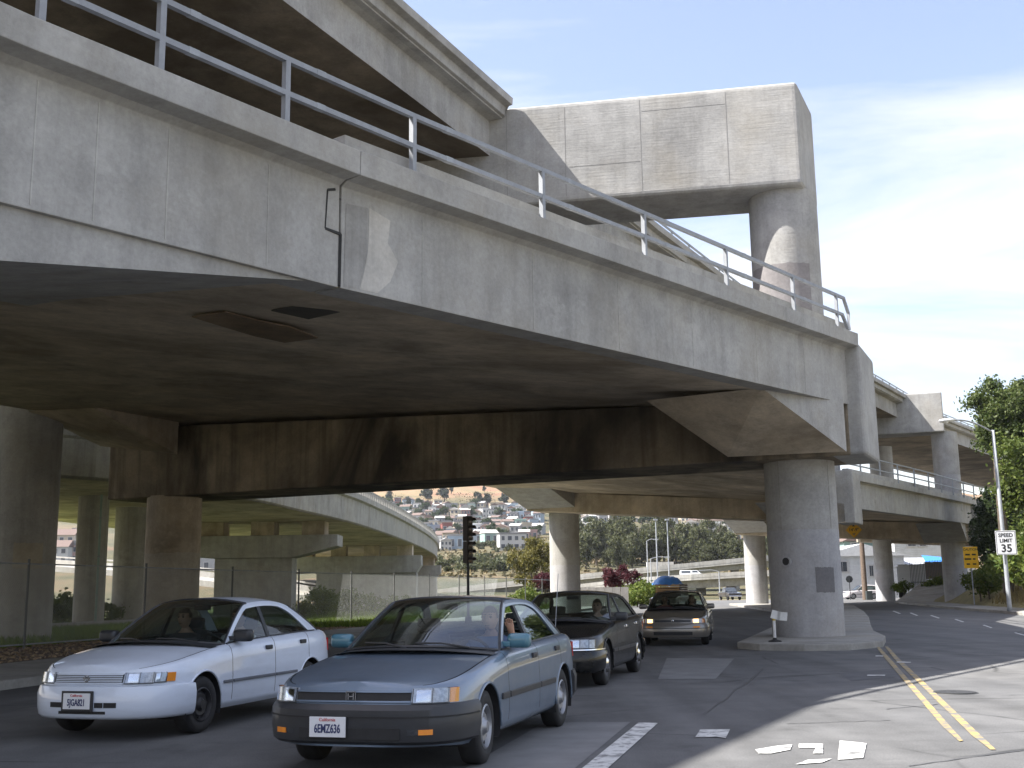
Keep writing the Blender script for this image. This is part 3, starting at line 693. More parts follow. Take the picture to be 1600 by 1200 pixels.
# second and third upper piers
U3A = at_y(1476, 674, 86.0); U3A.z = 0
du3 = Vector((-0.955, 0.30, 0)).normalized()
cap(upp, U3A, U3A + du3 * 19, 13.0, 13.0, 16.05, 16.05, 2.3, CONU, bevel=0.08)
u3c = at_y(1478, 720, 87.3); column(upp, u3c.x, u3c.y, 7.0, 13.05, 0.95, CONU)
wrap(upp, u3c.x, u3c.y, 0.95, 0, 2 * math.pi, 7.2, 9.75, PGREY, n=36, jag=0.01)
u2c = Vector((17.5, 64.6, 0)); column(upp, u2c.x, u2c.y, 6.5, 12.4, 0.95, CONU)
cap(upp, Vector((17.6, 63.3, 0)), Vector((-2, 69.5, 0)), 12.3, 12.3, 13.9, 13.9, 2.3, CONU)
u3l = at_y(1377, 725, 96.0); column(upp, u3l.x, u3l.y, 6.5, 13.05, 0.95, CONU)
# barrier rail on the far upper deck
far_rail([v + Vector((0, 0, 0)) for v in UR[4:11]], 42, 0.38, 0.5, 1.66, WSTEEL).parent = upp
for o_ in upp.children:
    if o_.name.startswith('handrail'): o_.location = -ORG[upp.name]

# ------------------------------------------------------------------ curved ramp on the left
rmp = root('curved_ramp', 'curved concrete ramp on wide wall piers bending away behind the chain-link fence', 'ramp', (-18, 82, 0))
RZ = 6.5
CR = [Vector((x, y, RZ)) for x, y in ((-95, 28), (-60, 33), (-40, 38.5), (-27, 43.5), (-18.4, 50), (-14.7, 60), (-13.2, 71), (-11.9, 83), (-11.3, 95), (-10.8, 113), (-10.6, 137), (-11.2, 165), (-13.4, 195), (-18, 225), (-30, 258), (-55, 285))]
def refine(P, k=4):
    out = []
    for i in range(len(P) - 1):
        p0, p1, p2, p3 = P[max(i - 1, 0)], P[i], P[i + 1], P[min(i + 2, len(P) - 1)]
        for j in range(k):
            t = j / k
            out.append(0.5 * ((2 * p1) + (p2 - p0) * t + (2 * p0 - 5 * p1 + 4 * p2 - p3) * t * t + (3 * p1 - p0 - 3 * p2 + p3) * t ** 3))
    return out + [P[-1]]
CRf = refine(CR)
MB().sweep(CRf, [(-0.3, 0), (0, 0.15), (0.05, 1.75), (0.3, 1.85), (0.3, 2.25), (-0.1, 2.3), (-0.6, 1.8), (-0.6, 0.02)]).build('edge_girder', CONF, rmp)
CRl = left_of(CRf, 18.0)
MB().grid([[a.lerp(b, t) for t in (0, .25, .5, .75, 1)] for a, b in zip(CRf, CRl)]).build('soffit', SOF, rmp)
MB().grid([[a.lerp(b, t) + Vector((0, 0, 1.8)) for t in (0, .5, 1)] for a, b in zip(CRf, CRl)]).build('roadway_slab', ASPH, rmp)
MB().sweep(CRl, [(0, 0), (0, 2.2), (0.3, 2.2), (0.5, 0.05)]).build('edge_girder', CONF, rmp)
rr_ = MB(); pts = [v + Vector((0.1, 0, 2.25)) for v in CRf]
rr_.tube([p + Vector((0, 0, 0.62)) for p in pts], 0.07, 4, True, True); bar = rr_.build('barrier_rail', CONF, rmp)
pm = MB().box((0, 0, 0.28), (0.3, 0.45, 0.58)).mesh('post')
for i in range(len(CRf) - 1):
    for t in (0.0, 0.34, 0.67):
        po = obj('post', pm, CONF, bar); po.location = pts[i].lerp(pts[i + 1], t)
def hammer(parent, xr, xl, y, zb, zt, px0, px1, zbase, slope=0.06):
    mm = MB()
    poly = [(xr, y, zb + 0.75), (xr, y, zt), (xl, y, zt), (xl, y, zb + 0.5), (px0, y, zb), (px1, y, zb)]
    n = len(poly); back = [(a, b + 2.4, c) for a, b, c in poly]
    mm.add(poly + back, [tuple(range(n)), tuple(range(n, 2 * n))[::-1]] + [(i, (i + 1) % n, n + (i + 1) % n, n + i) for i in range(n)])
    mm.build('cap_beam', CON, parent, bevel=0.04)
    MB().box(((px0 + px1) / 2, y + 1.2, (zbase + zb) / 2), (abs(px1 - px0), 1.9, zb - zbase)).build('wall_pier', CON, parent, bevel=0.06)
    for k in range(4):
        x = xr + (xl - xr) * (k + 0.5) / 4
        MB().box((x, y + 1.2, (zt + RZ) / 2), (1.6, 1.8, RZ - zt)).build('bearing_pedestal', SOF, parent)
hammer(rmp, -12.3, -26.5, 80, 4.0, 5.55, -20.9, -15.5, 0.1)
hammer(rmp, -9.9, -24.0, 122, 3.6, 5.4, -21.0, -10.4, 0.1)
hammer(rmp, -10.8, -25.0, 168, 3.6, 5.4, -22.0, -11.4, 0.1)
hammer(rmp, -15.0, -30.0, 214, 3.6, 5.4, -27.0, -16.0, 0.1)
for px, y, r in ((204, 66, 0.95), (142, 58, 0.75)):
    c_ = at_y(px, 880, y); column(rmp, c_.x, c_.y, 0.0, 6.55, r, CONF)
# drainpipe strapped to the thinner column
c_ = at_y(153.5, 880, 57.1)
dp = root('drainpipe', 'pale green drainpipe running down beside the thin sunlit column', 'pipe', (c_.x, c_.y, 0))
MB().tube([(c_.x, c_.y, 0.1), (c_.x, c_.y, 6.5)], 0.06, 10).build('pipe', simple('pale_green_pipe', (0.25, 0.34, 0.31), 0.6), dp)
for z in (1.5, 3.4, 5.3): MB().lathe([(0.062, 0), (0.075, 0.01), (0.075, 0.07), (0.062, 0.08)], (c_.x, c_.y, z), 12).build('strap', STEEL, dp)

# sloping frontage ramp seen between the piers
fr = root('sloping_ramp', 'pale sloping ramp with open parapet climbing behind the wall piers', 'ramp', (-34, 148, 0))
FP = [Vector(p) for p in ((-16, 139, 0.6), (-24, 142, 1.4), (-34, 146, 3.0), (-48, 152, 4.6), (-66, 158, 6.0), (-95, 165, 7.0))]
MB().sweep(FP, [(0, -0.5), (0, 0.2), (0.1, 0.2), (0.1, 0.9), (-0.25, 0.9), (-0.25, 0.2), (-7, 0.2), (-7, -0.5)]).build('deck', CONF, fr)
MB().sweep(FP, [(0.0, 1.15), (0.0, 1.35), (-0.2, 1.35), (-0.2, 1.15)]).build('rail', CONF, fr)
for p in FP[2:]:
    MB().box((p.x - 1, p.y + 3, (p.z - 0.5) / 2), (1.4, 3, max(0.3, p.z - 0.5))).build('pier', CONF, fr)

# far freeway viaducts below the hill
def far_viaduct(label, pts, depth, par, cols, wid=11):
    v = root('viaduct', label, 'viaduct', (pts[0][0], pts[0][1], 0))
    P = [Vector(p) for p in pts]
    MB().sweep(P, [(0, 0), (0, -0.4), (-1.2, -0.5), (-1.6, -depth), (-wid + 1.6, -depth), (-wid + 1.2, -0.5), (-wid, -0.4), (-wid, 0)]).build('deck', CONF, v)
    MB().sweep(P, [(0.02, 0), (0.02, par), (-0.3, par), (-0.3, 0)]).build('parapet', CONF, v)
    MB().sweep(P, [(-wid + 0.3, 0), (-wid + 0.3, par), (-wid, par), (-wid, 0)]).build('parapet', CONF, v)
    for x, y, z in cols:
        column(v, x, y, 0, z, 0.85, CONF, n=20)
    return v
def pz(px, py, y): q = at_y(px, py, y); return (q.x, q.y, q.z)
fv1 = far_viaduct('far grey viaduct climbing to the right below the wooded hillside',
    [pz(600, 938, 246), pz(720, 922, 242), pz(905, 903, 236), pz(1030, 890, 232), pz(1165, 877, 230), pz(1330, 860, 232)], 1.5, 0.75,
    [(*pz(934, 930, 242)[:2], 3.6), (*pz(1036, 930, 238)[:2], 4.6), (*pz(1150, 930, 236)[:2], 5.8)])
fv2 = far_viaduct('lower far viaduct carrying a white pickup below the wooded hillside',
    [pz(880, 921, 204), pz(997, 908, 198), pz(1080, 903, 194), pz(1163, 898.5, 192), pz(1330, 890, 190)], 1.7, 0.6,
    [(*pz(1096, 935, 200)[:2], 2.0), (*pz(1143, 935, 198)[:2], 2.2), (*pz(1060, 935, 200)[:2], 1.9)])
MB().box(pz(1032, 905, 238.5), (5.5, 1.5, 7)).build('pier', CONF, fv1)

# ------------------------------------------------------------------ hillside
HP = [(0, -0.1), (170, -0.1), (240, 1.2), (300, 6), (400, 14.5), (500, 23), (600, 32), (800, 58), (1000, 95), (1100, 114), (1200, 122), (1500, 118)]
def interp(x, pts):
    if x <= pts[0][0]: return pts[0][1]
    for (a, b), (c, d) in zip(pts[:-1], pts[1:]):
        if x <= c: return b + (d - b) * (x - a) / (c - a)
    return pts[-1][1]
def hz(x, y):
    z = interp(y, HP); s = x / max(y, 1)
    k = 1 - 0.20 * min(1, max(0, (-s - 0.05) / 0.2)) - 0.3 * min(1, max(0, (s - 0.18) / 0.3))
    w = min(1, max(0, (y - 230) / 200))
    return z * k + w * (2.2 * math.sin(x * 0.021 + y * 0.011) + 1.3 * math.sin(x * 0.05 - y * 0.033) + 0.7 * math.sin(x * 0.11 + 1))
def hillmat():
    m, N, Lk, b = new_mat('hillside'); o = N.new('ShaderNodeTexCoord').outputs['Object']
    f = noise(N, Lk, o, 0.022, 10, 0.72, 0.5); g_ = noise(N, Lk, o, 0.4, 8, 0.75)
    cc = ramp(N, Lk, f, [(0.36, (0.03, 0.04, 0.016)), (0.47, (0.075, 0.072, 0.03)), (0.55, (0.125, 0.10, 0.048)), (0.64, (0.145, 0.088, 0.048)), (0.74, (0.125, 0.058, 0.035))])
    cc = mixc(N, Lk, 1.0, cc, ramp(N, Lk, g_, [(0.3, 0.62), (0.7, 1.25)]), 'MULTIPLY')
    sx_ = N.new('ShaderNodeSeparateXYZ'); Lk.new(o, sx_.inputs[0]); mr_ = N.new('ShaderNodeMapRange'); mr_.inputs['From Min'].default_value = 62; mr_.inputs['From Max'].default_value = 82; Lk.new(sx_.outputs['Z'], mr_.inputs['Value'])
    cc = mixc(N, Lk, mr_.outputs['Result'], cc, ramp(N, Lk, f, [(0.35, (0.15, 0.12, 0.055)), (0.5, (0.22, 0.15, 0.075)), (0.62, (0.21, 0.105, 0.06))]))   # bare dry hilltop
    Lk.new(cc, b.inputs['Base Color']); b.inputs['Roughness'].default_value = 0.95; bump(N, Lk, g_, 0.8, 1.0, b); return m
HILL = hillmat()
rows = []
for y in list(range(175, 420, 12)) + list(range(420, 1500, 24)):
    rows.append([(x * y / 600.0, y, hz(x * y / 600.0, y)) for x in range(-640, 900, 11)])
tag(MB().grid(rows).build('hillside', HILL, smooth=True), kind='structure')
def at_hill(px, py):
    d = ray(px, py); y = 175.0
    while y < 1450:
        p = CPOS + d * (y / d.y)
        if p.z <= hz(p.x, p.y): return p
        y += 2.0
    return None

# ------------------------------------------------------------------ vegetation
def leaf_cloud(name, centers, size, seed, flat=0.0, aspect=0.55, sizevar=0.4):
    r = np.random.RandomState(seed); C = np.asarray(centers, float); n = len(C)
    a = r.normal(size=(n, 3)); a[:, 2] *= (1 - flat); a /= np.linalg.norm(a, axis=1)[:, None] + 1e-9
    b = r.normal(size=(n, 3)); b -= (b * a).sum(1)[:, None] * a; b /= np.linalg.norm(b, axis=1)[:, None] + 1e-9
    s = size * (1 + sizevar * r.uniform(-1, 1, n))[:, None]
    v = np.stack([C - a * s, C + b * s * aspect, C + a * s, C - b * s * aspect], 1).reshape(-1, 3)
    me = bpy.data.meshes.new(name)
    me.vertices.add(4 * n); me.loops.add(4 * n); me.polygons.add(n)
    me.vertices.foreach_set('co', v.astype(np.float32).ravel())
    me.loops.foreach_set('vertex_index', np.arange(4 * n, dtype=np.int32))
    me.polygons.foreach_set('loop_start', np.arange(0, 4 * n, 4, dtype=np.int32))
    me.polygons.foreach_set('loop_total', np.full(n, 4, np.int32))
    me.update(calc_edges=True); return me
def crown_points(seed, n, lobes, lobe_r, box, shell=0.55):
    """leaf positions spread over small clumps that sit on bigger lobes"""
    r = np.random.RandomState(seed); L = []
    for i in range(lobes):
        d = r.normal(size=3); d /= np.linalg.norm(d); d *= r.uniform(0.35, 1.0) ** 0.6
        L.append((np.array(box[0]) + d * np.array(box[1]), lobe_r * r.uniform(0.65, 1.25)))
    cl = []
    for c, R in L:
        k = max(4, int(16 * (R / lobe_r) ** 2))
        for j in range(k):
            d = r.normal(size=3); d /= np.linalg.norm(d)
            if d[2] < -0.5 and r.rand() < 0.5: d[2] *= -1
            cl.append((c + d * R * r.uniform(shell, 1.0), R * r.uniform(0.22, 0.42)))
    idx = r.randint(0, len(cl), n); P = np.zeros((n, 3))
    g_ = r.normal(size=(n, 3)) * 0.62
    for i in range(n):
        c, q = cl[idx[i]]; P[i] = c + g_[i] * q
    return P
LEAF = {
    'euc': leafmat('eucalyptus_leaf', (0.04, 0.052, 0.022), (0.12, 0.125, 0.052)),
    'oak': leafmat('oak_leaf', (0.02, 0.04, 0.014), (0.06, 0.085, 0.028)),
    'big': leafmat('broad_leaf', (0.05, 0.085, 0.016), (0.16, 0.195, 0.045), 0.4),
    'olive': leafmat('olive_leaf', (0.10, 0.095, 0.022), (0.19, 0.165, 0.045)),
    'plum': leafmat('plum_leaf', (0.045, 0.012, 0.016), (0.115, 0.03, 0.04)),
    'shrub': leafmat('shrub_leaf', (0.05, 0.09, 0.015), (0.16, 0.19, 0.035)),
    'conif': leafmat('conifer_leaf', (0.015, 0.028, 0.014), (0.045, 0.06, 0.03), 0.2),
    'dry': leafmat('dry_grass_blade', (0.19, 0.15, 0.06), (0.36, 0.29, 0.13), 0.3),
    'grass': leafmat('grass_blade', (0.06, 0.11, 0.015), (0.19, 0.25, 0.04), 0.35),
}
BARK = simple('bark', (0.10, 0.08, 0.06), 0.9, 0, 0.35, 3, 0.6, 12)
def trunk_mesh(seed, h, r, spread, nb=5):
    q = random.Random(seed); mm = MB(); pts = [(0, 0, -0.3)]; x = y = 0
    for i in range(1, 6):
        x += q.uniform(-.06, .06) * h; y += q.uniform(-.06, .06) * h; pts.append((x * 0.5, y * 0.5, h * 0.62 * i / 5))
    mm.tube(pts, [r * 1.35, r, r * .85, r * .7, r * .55, r * .4], 8)
    for k in range(nb):
        b = Vector(pts[2 + k % 4]); a = q.uniform(0, 6.28); e = b + Vector((math.cos(a) * spread, math.sin(a) * spread, h * q.uniform(.2, .38)))
        mm.tube([b, b.lerp(e, .5) + Vector((0, 0, h * .03)), e], [r * .45, r * .3, r * .12], 6)
    return mm.mesh('trunk')
PROTO = {}
def proto(key, kind, seed, n, lobes, lr, box, leaf, h, r, spread, aspect=0.55, flat=0.0):
    PROTO[key] = (leaf_cloud('crown', crown_points(seed, n, lobes, lr, box), leaf, seed, flat, aspect), LEAF[kind], trunk_mesh(seed, h, r, spread))
# unit sizes in metres
for i in range(3): proto('euc%d' % i, 'euc', 10 + i, 3600, 13, 2.7, ((0, 0, 9.5), (4.4, 4.4, 8.2)), 0.5, 20, 0.4, 3.0)
for i in range(3): proto('oak%d' % i, 'oak', 20 + i, 1300, 6, 1.9, ((0, 0, 5.0), (2.6, 2.6, 2.0)), 0.45, 7.5, 0.3, 2.2)
for i in range(2): proto('con%d' % i, 'conif', 30 + i, 1500, 6, 2.0, ((0, 0, 6.5), (1.9, 1.9, 4.0)), 0.45, 11, 0.35, 1.6)
proto('olive', 'olive', 40, 12000, 22, 0.9, ((0, 0, 4.2), (2.7, 2.2, 2.8)), 0.13, 6.5, 0.22, 1.8)
proto('plum', 'plum', 41, 9000, 22, 0.5, ((0, 0, 2.45), (2.3, 1.7, 0.95)), 0.09, 3.8, 0.14, 1.2)
proto('plum2', 'plum', 42, 6000, 12, 0.5, ((0, 0, 2.5), (0.9, 0.9, 0.9)), 0.11, 3.6, 0.12, 0.8)
proto('shrub', 'shrub', 43, 1400, 7, 0.42, ((0, 0, 0.5), (0.75, 0.6, 0.32)), 0.07, 0.8, 0.03, 0.4)
proto('shrub2', 'shrub', 44, 1100, 5, 0.4, ((0, 0, 0.55), (0.5, 0.5, 0.4)), 0.08, 0.8, 0.03, 0.4, 0.3)
proto('bushf', 'euc', 45, 420, 5, 1.1, ((0, 0, 1.0), (1.7, 1.5, 0.6)), 0.32, 1.8, 0.1, 1.0)
def plant(name, key, loc, s, label, cat, group=None, rot=None):
    cm, lm, tm = PROTO[key]
    o = root(name, label, cat, loc, group, rot if rot is not None else rnd.uniform(0, 6.28), worldbuilt=False)
    o.scale = (s, s, s)
    obj('crown', cm, lm, o); obj('trunk', tm, BARK, o); return o

# eucalyptus wood on the lower hillside
G1 = 'eucalyptus trees on the lower hillside'
eu = [(915, 889, .95), (932, 884, 1.05), (951, 876, 1.15), (968, 880, 1.05), (985, 884, 1.1), (1003, 880, .95), (1020, 885, 1.0), (1038, 880, 1.1), (1056, 884, .95), (1073, 879, 1.05), (1090, 884, .85),
      (942, 858, 1.2), (925, 862, 1.0), (962, 852, 1.2), (985, 856, 1.05), (1008, 858, 1.05), (1040, 854, 1.0), (1063, 856, 1.1), (1082, 862, .95), (1105, 872, .9), (1122, 878, .85), (1140, 880, .85), (905, 872, 1.0), (1158, 884, .8), (1186, 884, .8), (1212, 880, .8), (1098, 846, .9), (1126, 850, .8)]
eu += [(tr_.uniform(900, 1215), tr_.uniform(846, 896), tr_.uniform(.55, .9)) for tr_ in [random.Random(5)] for _ in range(16)]
for i, (px, py, s) in enumerate(eu):
    p = at_hill(px, py)
    if p: plant('eucalyptus_tree', 'euc%d' % (i % 3), p, s * p.y / 420 * (0.86 if py > 868 else 0.55), 'tall grey-green eucalyptus in the wood behind the far viaducts', 'tree', G1)
for (px, py, s) in [(668, 789, 1.25), (694, 787, 1.2), (748, 796, .95), (761, 796, .95), (787, 797, 1.0), (608, 786, .8), (638, 792, .6), (757, 770, .5), (705, 772, .5)]:
    p = at_hill(px, py)
    if p: plant('cypress_tree', 'con%d' % (px % 2), p, s * 1.25, 'dark rounded cypress standing on the bare hilltop above the houses', 'tree', 'cypresses on the hilltop')
tr = random.Random(77)
for (px, py) in [(tr.uniform(606, 848), tr.uniform(792, 856)) for _ in range(24)] + [(tr.uniform(905, 1165), tr.uniform(808, 846)) for _ in range(30)] + [(668, 826), (655, 832), (680, 820), (700, 838), (742, 845), (775, 812), (790, 826), (768, 838), (710, 806), (640, 806), (652, 808), (688, 842), (820, 842), (831, 838), (838, 812), (625, 800), (756, 832), (808, 815), (766, 822), (728, 822), (690, 812), (672, 838), (735, 812), (780, 845), (812, 832), (836, 826), (912, 832), (920, 845), (1010, 822), (1050, 826), (1075, 835), (1090, 822), (1130, 832), (1145, 842), (1030, 840), (985, 828), (945, 828), (600, 796), (615, 806), (665, 803), (700, 822)]:
    p = at_hill(px + rnd.uniform(-3, 3), py + rnd.uniform(-2, 2))
    if p: plant('round_tree', 'oak%d' % rnd.randrange(3), p, rnd.uniform(0.5, 0.95) * p.y / 620, 'small round green tree between the hillside houses', 'tree', 'trees between the hillside houses')
for k in range(75):
    p = at_hill(rnd.uniform(680, 850), rnd.uniform(850, 895))
    if p: plant('hillside_bush', 'bushf', p, rnd.uniform(0.8, 1.6), 'low olive bush on the dry grass slope below the houses', 'bush', 'bushes on the dry slope')
p = Vector(pz(832, 912, 150)); plant('olive_tree', 'olive', (p.x, p.y, 0), 1.15, 'yellow-green leafy tree beside the pale column under the second pier', 'tree')
p = Vector(pz(852, 925, 122)); plant('purple_plum_tree', 'plum2', (p.x, p.y, 0), 1.0, 'narrow purple-leaved plum tree left of the pale round column', 'tree')
p = Vector(pz(968, 930, 112)); plant('purple_plum_tree', 'plum', (p.x, p.y, 0), 1.05, 'wide purple-leaved plum tree rising behind the pale fence panels', 'tree', rot=0.4)
for px, y, s in ((1008, 106, 1.5), (995, 100, 1.3), (1018, 108, 1.4), (828, 105, 1.3), (812, 100, 1.1), (1002, 103, 1.6)):
    p = Vector(pz(px, 930, y)); plant('roadside_shrub', 'shrub', (p.x, p.y, 0.1), s * 1.25, 'bright green shrub growing along the roadside fence beyond the waiting cars', 'shrub', 'shrubs along the roadside')
for px, y, s in ((497, 66, 1.1), (510, 70, 1.2), (560, 70, 1.1), (585, 74, 0.9), (474, 60, .7), (530, 78, 1.0), (605, 72, .8), (640, 80, 0.8)):
    p = Vector(pz(px, 930, y)); plant('weed_clump', 'shrub2', (p.x, p.y, 0.1), s * 1.35, 'leafy green weed clump in the sunlit grass behind the fence', 'plant', 'weeds behind the fence')
for px, y, s in ((100, 62, 1.5), (75, 60, 1.2), (168, 60, 1.0), (118, 64, 1.2)):
    p = Vector(pz(px, 950, y)); plant('low_shrub', 'shrub', (p.x, p.y, 0.1), s, 'low yellow-green shrub at the foot of the thin sunlit column', 'shrub', 'shrubs by the thin column')

def scrub(n, x0, x1, y0, y1, seed):
    q = random.Random(seed); out = []
    for _ in range(n):
        p = at_hill(q.uniform(x0, x1), q.uniform(y0, y1))
        if p is None: continue
        s = p.y / 400
        for k in range(9): out.append((p.x + q.gauss(0, .9) * s, p.y + q.gauss(0, 1.2) * s, hz(p.x, p.y) + abs(q.gauss(.3, .35)) * s))
    return out
sp_ = scrub(900, 600, 1215, 848, 905, 8) + scrub(450, 600, 850, 772, 850, 9)
tag(obj('hillside_scrub', leaf_cloud('hillside_scrub', sp_, 0.55, 8, flat=.3), leafmat('scrub_leaf', (0.06, 0.06, 0.025), (0.17, 0.13, 0.055), .15)), 'dry scrub scattered over the far slope', 'scrub', kind='stuff')
# big tree on the right bank
bt_ = root('bank_tree', 'large dense green tree spilling over the grassy bank behind the street lamp', 'tree', (34.0, 69, 2.0))
P1 = crown_points(51, 52000, 40, 1.25, ((34.4, 69.0, 6.2), (5.4, 3.4, 6.0)), 0.4)
P2 = crown_points(52, 22000, 14, 1.1, ((31.7, 69.5, 11.4), (1.6, 1.5, 3.2)), 0.4)
P3 = crown_points(53, 26000, 18, 1.25, ((36.4, 67.0, 11.4), (3.4, 3.0, 3.8)), 0.4)
obj('crown', leaf_cloud('crown', np.concatenate([P1, P3]), 0.115, 51), LEAF['big'], bt_)
MB().tube([(34, 69, 1.0), (34.2, 69, 5), (34.5, 69, 9)], [0.45, 0.35, 0.2], 10).build('trunk', BARK, bt_)
bt3 = root('bank_tree', 'dark dense tree filling the bank behind the yellow caution sign', 'tree', (35.5, 82, 1.0))
obj('crown', leaf_cloud('crown', crown_points(54, 26000, 22, 1.35, ((35.8, 82.5, 4.6), (2.3, 2.2, 4.2)), 0.4), 0.14, 54), LEAF['oak'], bt3)
MB().tube([(35.5, 82, .3), (35.6, 82, 5)], [.4, .2], 10).build('trunk', BARK, bt3)
bt2 = root('bank_tree', 'darker narrow tree top standing left of the large tree on the bank', 'tree', (30.9, 72.5, 1.5))
P2[:, 1] += 3.0; obj('crown', leaf_cloud('crown', P2, 0.11, 52), leafmat('mid_green_leaf', (0.04, 0.07, 0.018), (0.115, 0.14, 0.04), .35), bt2)
MB().tube([(30.9, 72.5, 0.5), (30.9, 72.5, 6), (30.8, 72.5, 10)], [0.35, 0.28, 0.15], 10).build('trunk', BARK, bt2)
for px, y, s, z in ((1604, 62, 2.0, 1.4), (1618, 60, 2.2, 1.3), (1596, 68, 1.6, 1.6), (1546, 76, 1.6, 1.0), (1532, 78, 1.5, .8)):
    p = Vector(pz(px, 930, y)); plant('bank_shrub', 'shrub', (p.x, p.y, z), s, 'bushy green shrub on the dry grass bank under the large tree', 'shrub', 'shrubs on the right bank')
# grass: blades nobody could count
def blades(name, pts, h, w, mat, seed):
    r = np.random.RandomState(seed); P = np.asarray(pts); n = len(P)
    a = r.uniform(0, 6.28, n); hh = h * r.uniform(.5, 1.3, n); lean = r.normal(size=(n, 2)) * h * 0.35
    d = np.stack([np.cos(a), np.sin(a), np.zeros(n)], 1) * (w * r.uniform(.6, 1.4, n))[:, None]
    tip = P + np.stack([lean[:, 0], lean[:, 1], hh], 1)
    v = np.stack([P - d, P + d, tip], 1).reshape(-1, 3)
    me = bpy.data.meshes.new(name); me.vertices.add(3 * n); me.loops.add(3 * n); me.polygons.add(n)
    me.vertices.foreach_set('co', v.astype(np.float32).ravel()); me.loops.foreach_set('vertex_index', np.arange(3 * n, dtype=np.int32))
    me.polygons.foreach_set('loop_start', np.arange(0, 3 * n, 3, dtype=np.int32)); me.polygons.foreach_set('loop_total', np.full(n, 3, np.int32))
    me.update(calc_edges=True)
    return obj(name, me, mat)
rs = np.random.RandomState(5)
def along(n, d0, d1, t0, t1, z):
    t = rs.uniform(t0, t1, n); d = rs.uniform(d0, d1, n); out = np.zeros((n, 3))
    C = np.array(CURB); L_ = np.interp(t, C[:, 1], C[:, 0])
    out[:, 0] = L_ - d; out[:, 1] = t; out[:, 2] = z; return out
tag(blades('grass', np.concatenate([along(46000, 7.4, 16.3, 26, 100, 0.12), along(22000, 3.2, 7.8, 46, 105, 0.14)]), 0.22, 0.03, LEAF['grass'], 1), 'ragged green grass on the lawn behind the chain-link fence', 'grass', kind='stuff')
tag(blades('grass', np.array([[*offs(rc[:6], 0)[0], 0]] * 1), 0.1, 0.01, LEAF['dry'], 2), 'dry grass', 'grass', kind='stuff') if False else None
bp = []
for i in range(15000):
    k = rs.randint(1, 4); a, b = rc[k], rc[k + 1]; t = rs.rand(); x = a[0] + (b[0] - a[0]) * t; y = a[1] + (b[1] - a[1]) * t
    d = rs.uniform(0.2, 7); tt = Vector((b[0] - a[0], b[1] - a[1], 0)).normalized()
    bp.append((x + tt.y * (2.6 + d), y - tt.x * (2.6 + d), bank_z(d)))
tag(blades('bank_grass', np.array(bp), 0.5, 0.035, LEAF['dry'], 3), 'tall dry yellow grass on the bank beside the right pavement', 'grass', kind='stuff')
lit = along(5000, 3.2, 7.8, 22, 60, 0.15)
tag(obj('leaf_litter', leaf_cloud('leaf_litter', lit, 0.05, 9, flat=0.9), simple('dry_leaves', (0.30, 0.22, 0.14), 0.9, 0, 0.4, 9)), 'scattered dry leaves on the planting bed by the left pavement', 'leaves', kind='stuff')

# ------------------------------------------------------------------ hillside houses
WALLS = {'white': (0.46, 0.46, 0.45), 'cream': (0.42, 0.37, 0.29), 'pale grey': (0.31, 0.315, 0.32), 'pale blue': (0.27, 0.34, 0.41), 'pink': (0.42, 0.28, 0.25), 'brick red': (0.22, 0.075, 0.06), 'beige': (0.34, 0.29, 0.21), 'slate grey': (0.15, 0.155, 0.17), 'sea green': (0.24, 0.34, 0.31)}
WM = {k: simple('house_' + k.replace(' ', '_'), v, 0.8, 0, 0.08, 0.3) for k, v in WALLS.items()}
RM = {'flat grey': simple('roof_grey', (0.20, 0.20, 0.20), 0.9), 'brown gabled': simple('roof_brown', (0.14, 0.10, 0.085), 0.9), 'pale gabled': simple('roof_pale', (0.38, 0.37, 0.35), 0.9)}
WIN = simple('window_glass', (0.05, 0.06, 0.075), 0.15, 0, 0.2, 1); TRIM = simple('white_trim', (0.45, 0.45, 0.44), 0.7)
def house(x, y, z, w, d, h, wc, rk, rot, group, name='hillside_house', label=None, st=2, wn=3):
    o = root(name, label or '%s house with %s roof on the far hillside' % (wc, rk), 'house', (x, y, z), group, rot, worldbuilt=False)
    MB().box((0, d / 2, h / 2 - 1.5), (w, d, h + 3)).build('wall', WM[wc], o)
    if rk == 'flat grey':
        mm = MB(); mm.box((0, d / 2, h + 0.1), (w + 0.3, d + 0.3, 0.3)); mm.box((0, 0.05, h + 0.45), (w + 0.35, 0.3, 0.5)); mm.build('roof', WM[wc] if rnd.random() < .5 else RM[rk], o)
    else:
        rh_ = w * 0.28
        if rnd.random() < .55: vs = [(-w / 2 - .3, -.4, h), (w / 2 + .3, -.4, h), (0, -.4, h + rh_), (-w / 2 - .3, d + .4, h), (w / 2 + .3, d + .4, h), (0, d + .4, h + rh_)]; fs = [(0, 1, 2), (3, 5, 4), (0, 2, 5, 3), (1, 4, 5, 2), (0, 3, 4, 1)]
        else: vs = [(-w / 2 - .3, -.5, h), (-w / 2 - .3, d + .5, h), (-w / 2 - .3, d / 2, h + rh_), (w / 2 + .3, -.5, h), (w / 2 + .3, d + .5, h), (w / 2 + .3, d / 2, h + rh_)]; fs = [(0, 1, 2), (3, 5, 4), (0, 2, 5, 3), (1, 4, 5, 2), (0, 3, 4, 1)]
        MB().add(vs, fs).build('roof', RM[rk], o)
    for s in range(st):
        for k in range(wn):
            ww, wh = w / wn * rnd.uniform(.42, .62), h / st * 0.5
            xx = -w / 2 + w * (k + .5) / wn; zz = h * (s + .52) / st
            f = MB().box((xx, -0.03, zz), (ww + .25, 0.12, wh + .25)).build('window', TRIM, o)
            MB().box((xx, -0.08, zz), (ww, 0.1, wh)).build('pane', WIN, f)
    return o
rq = random.Random(21); G2 = 'houses on the far hillside'
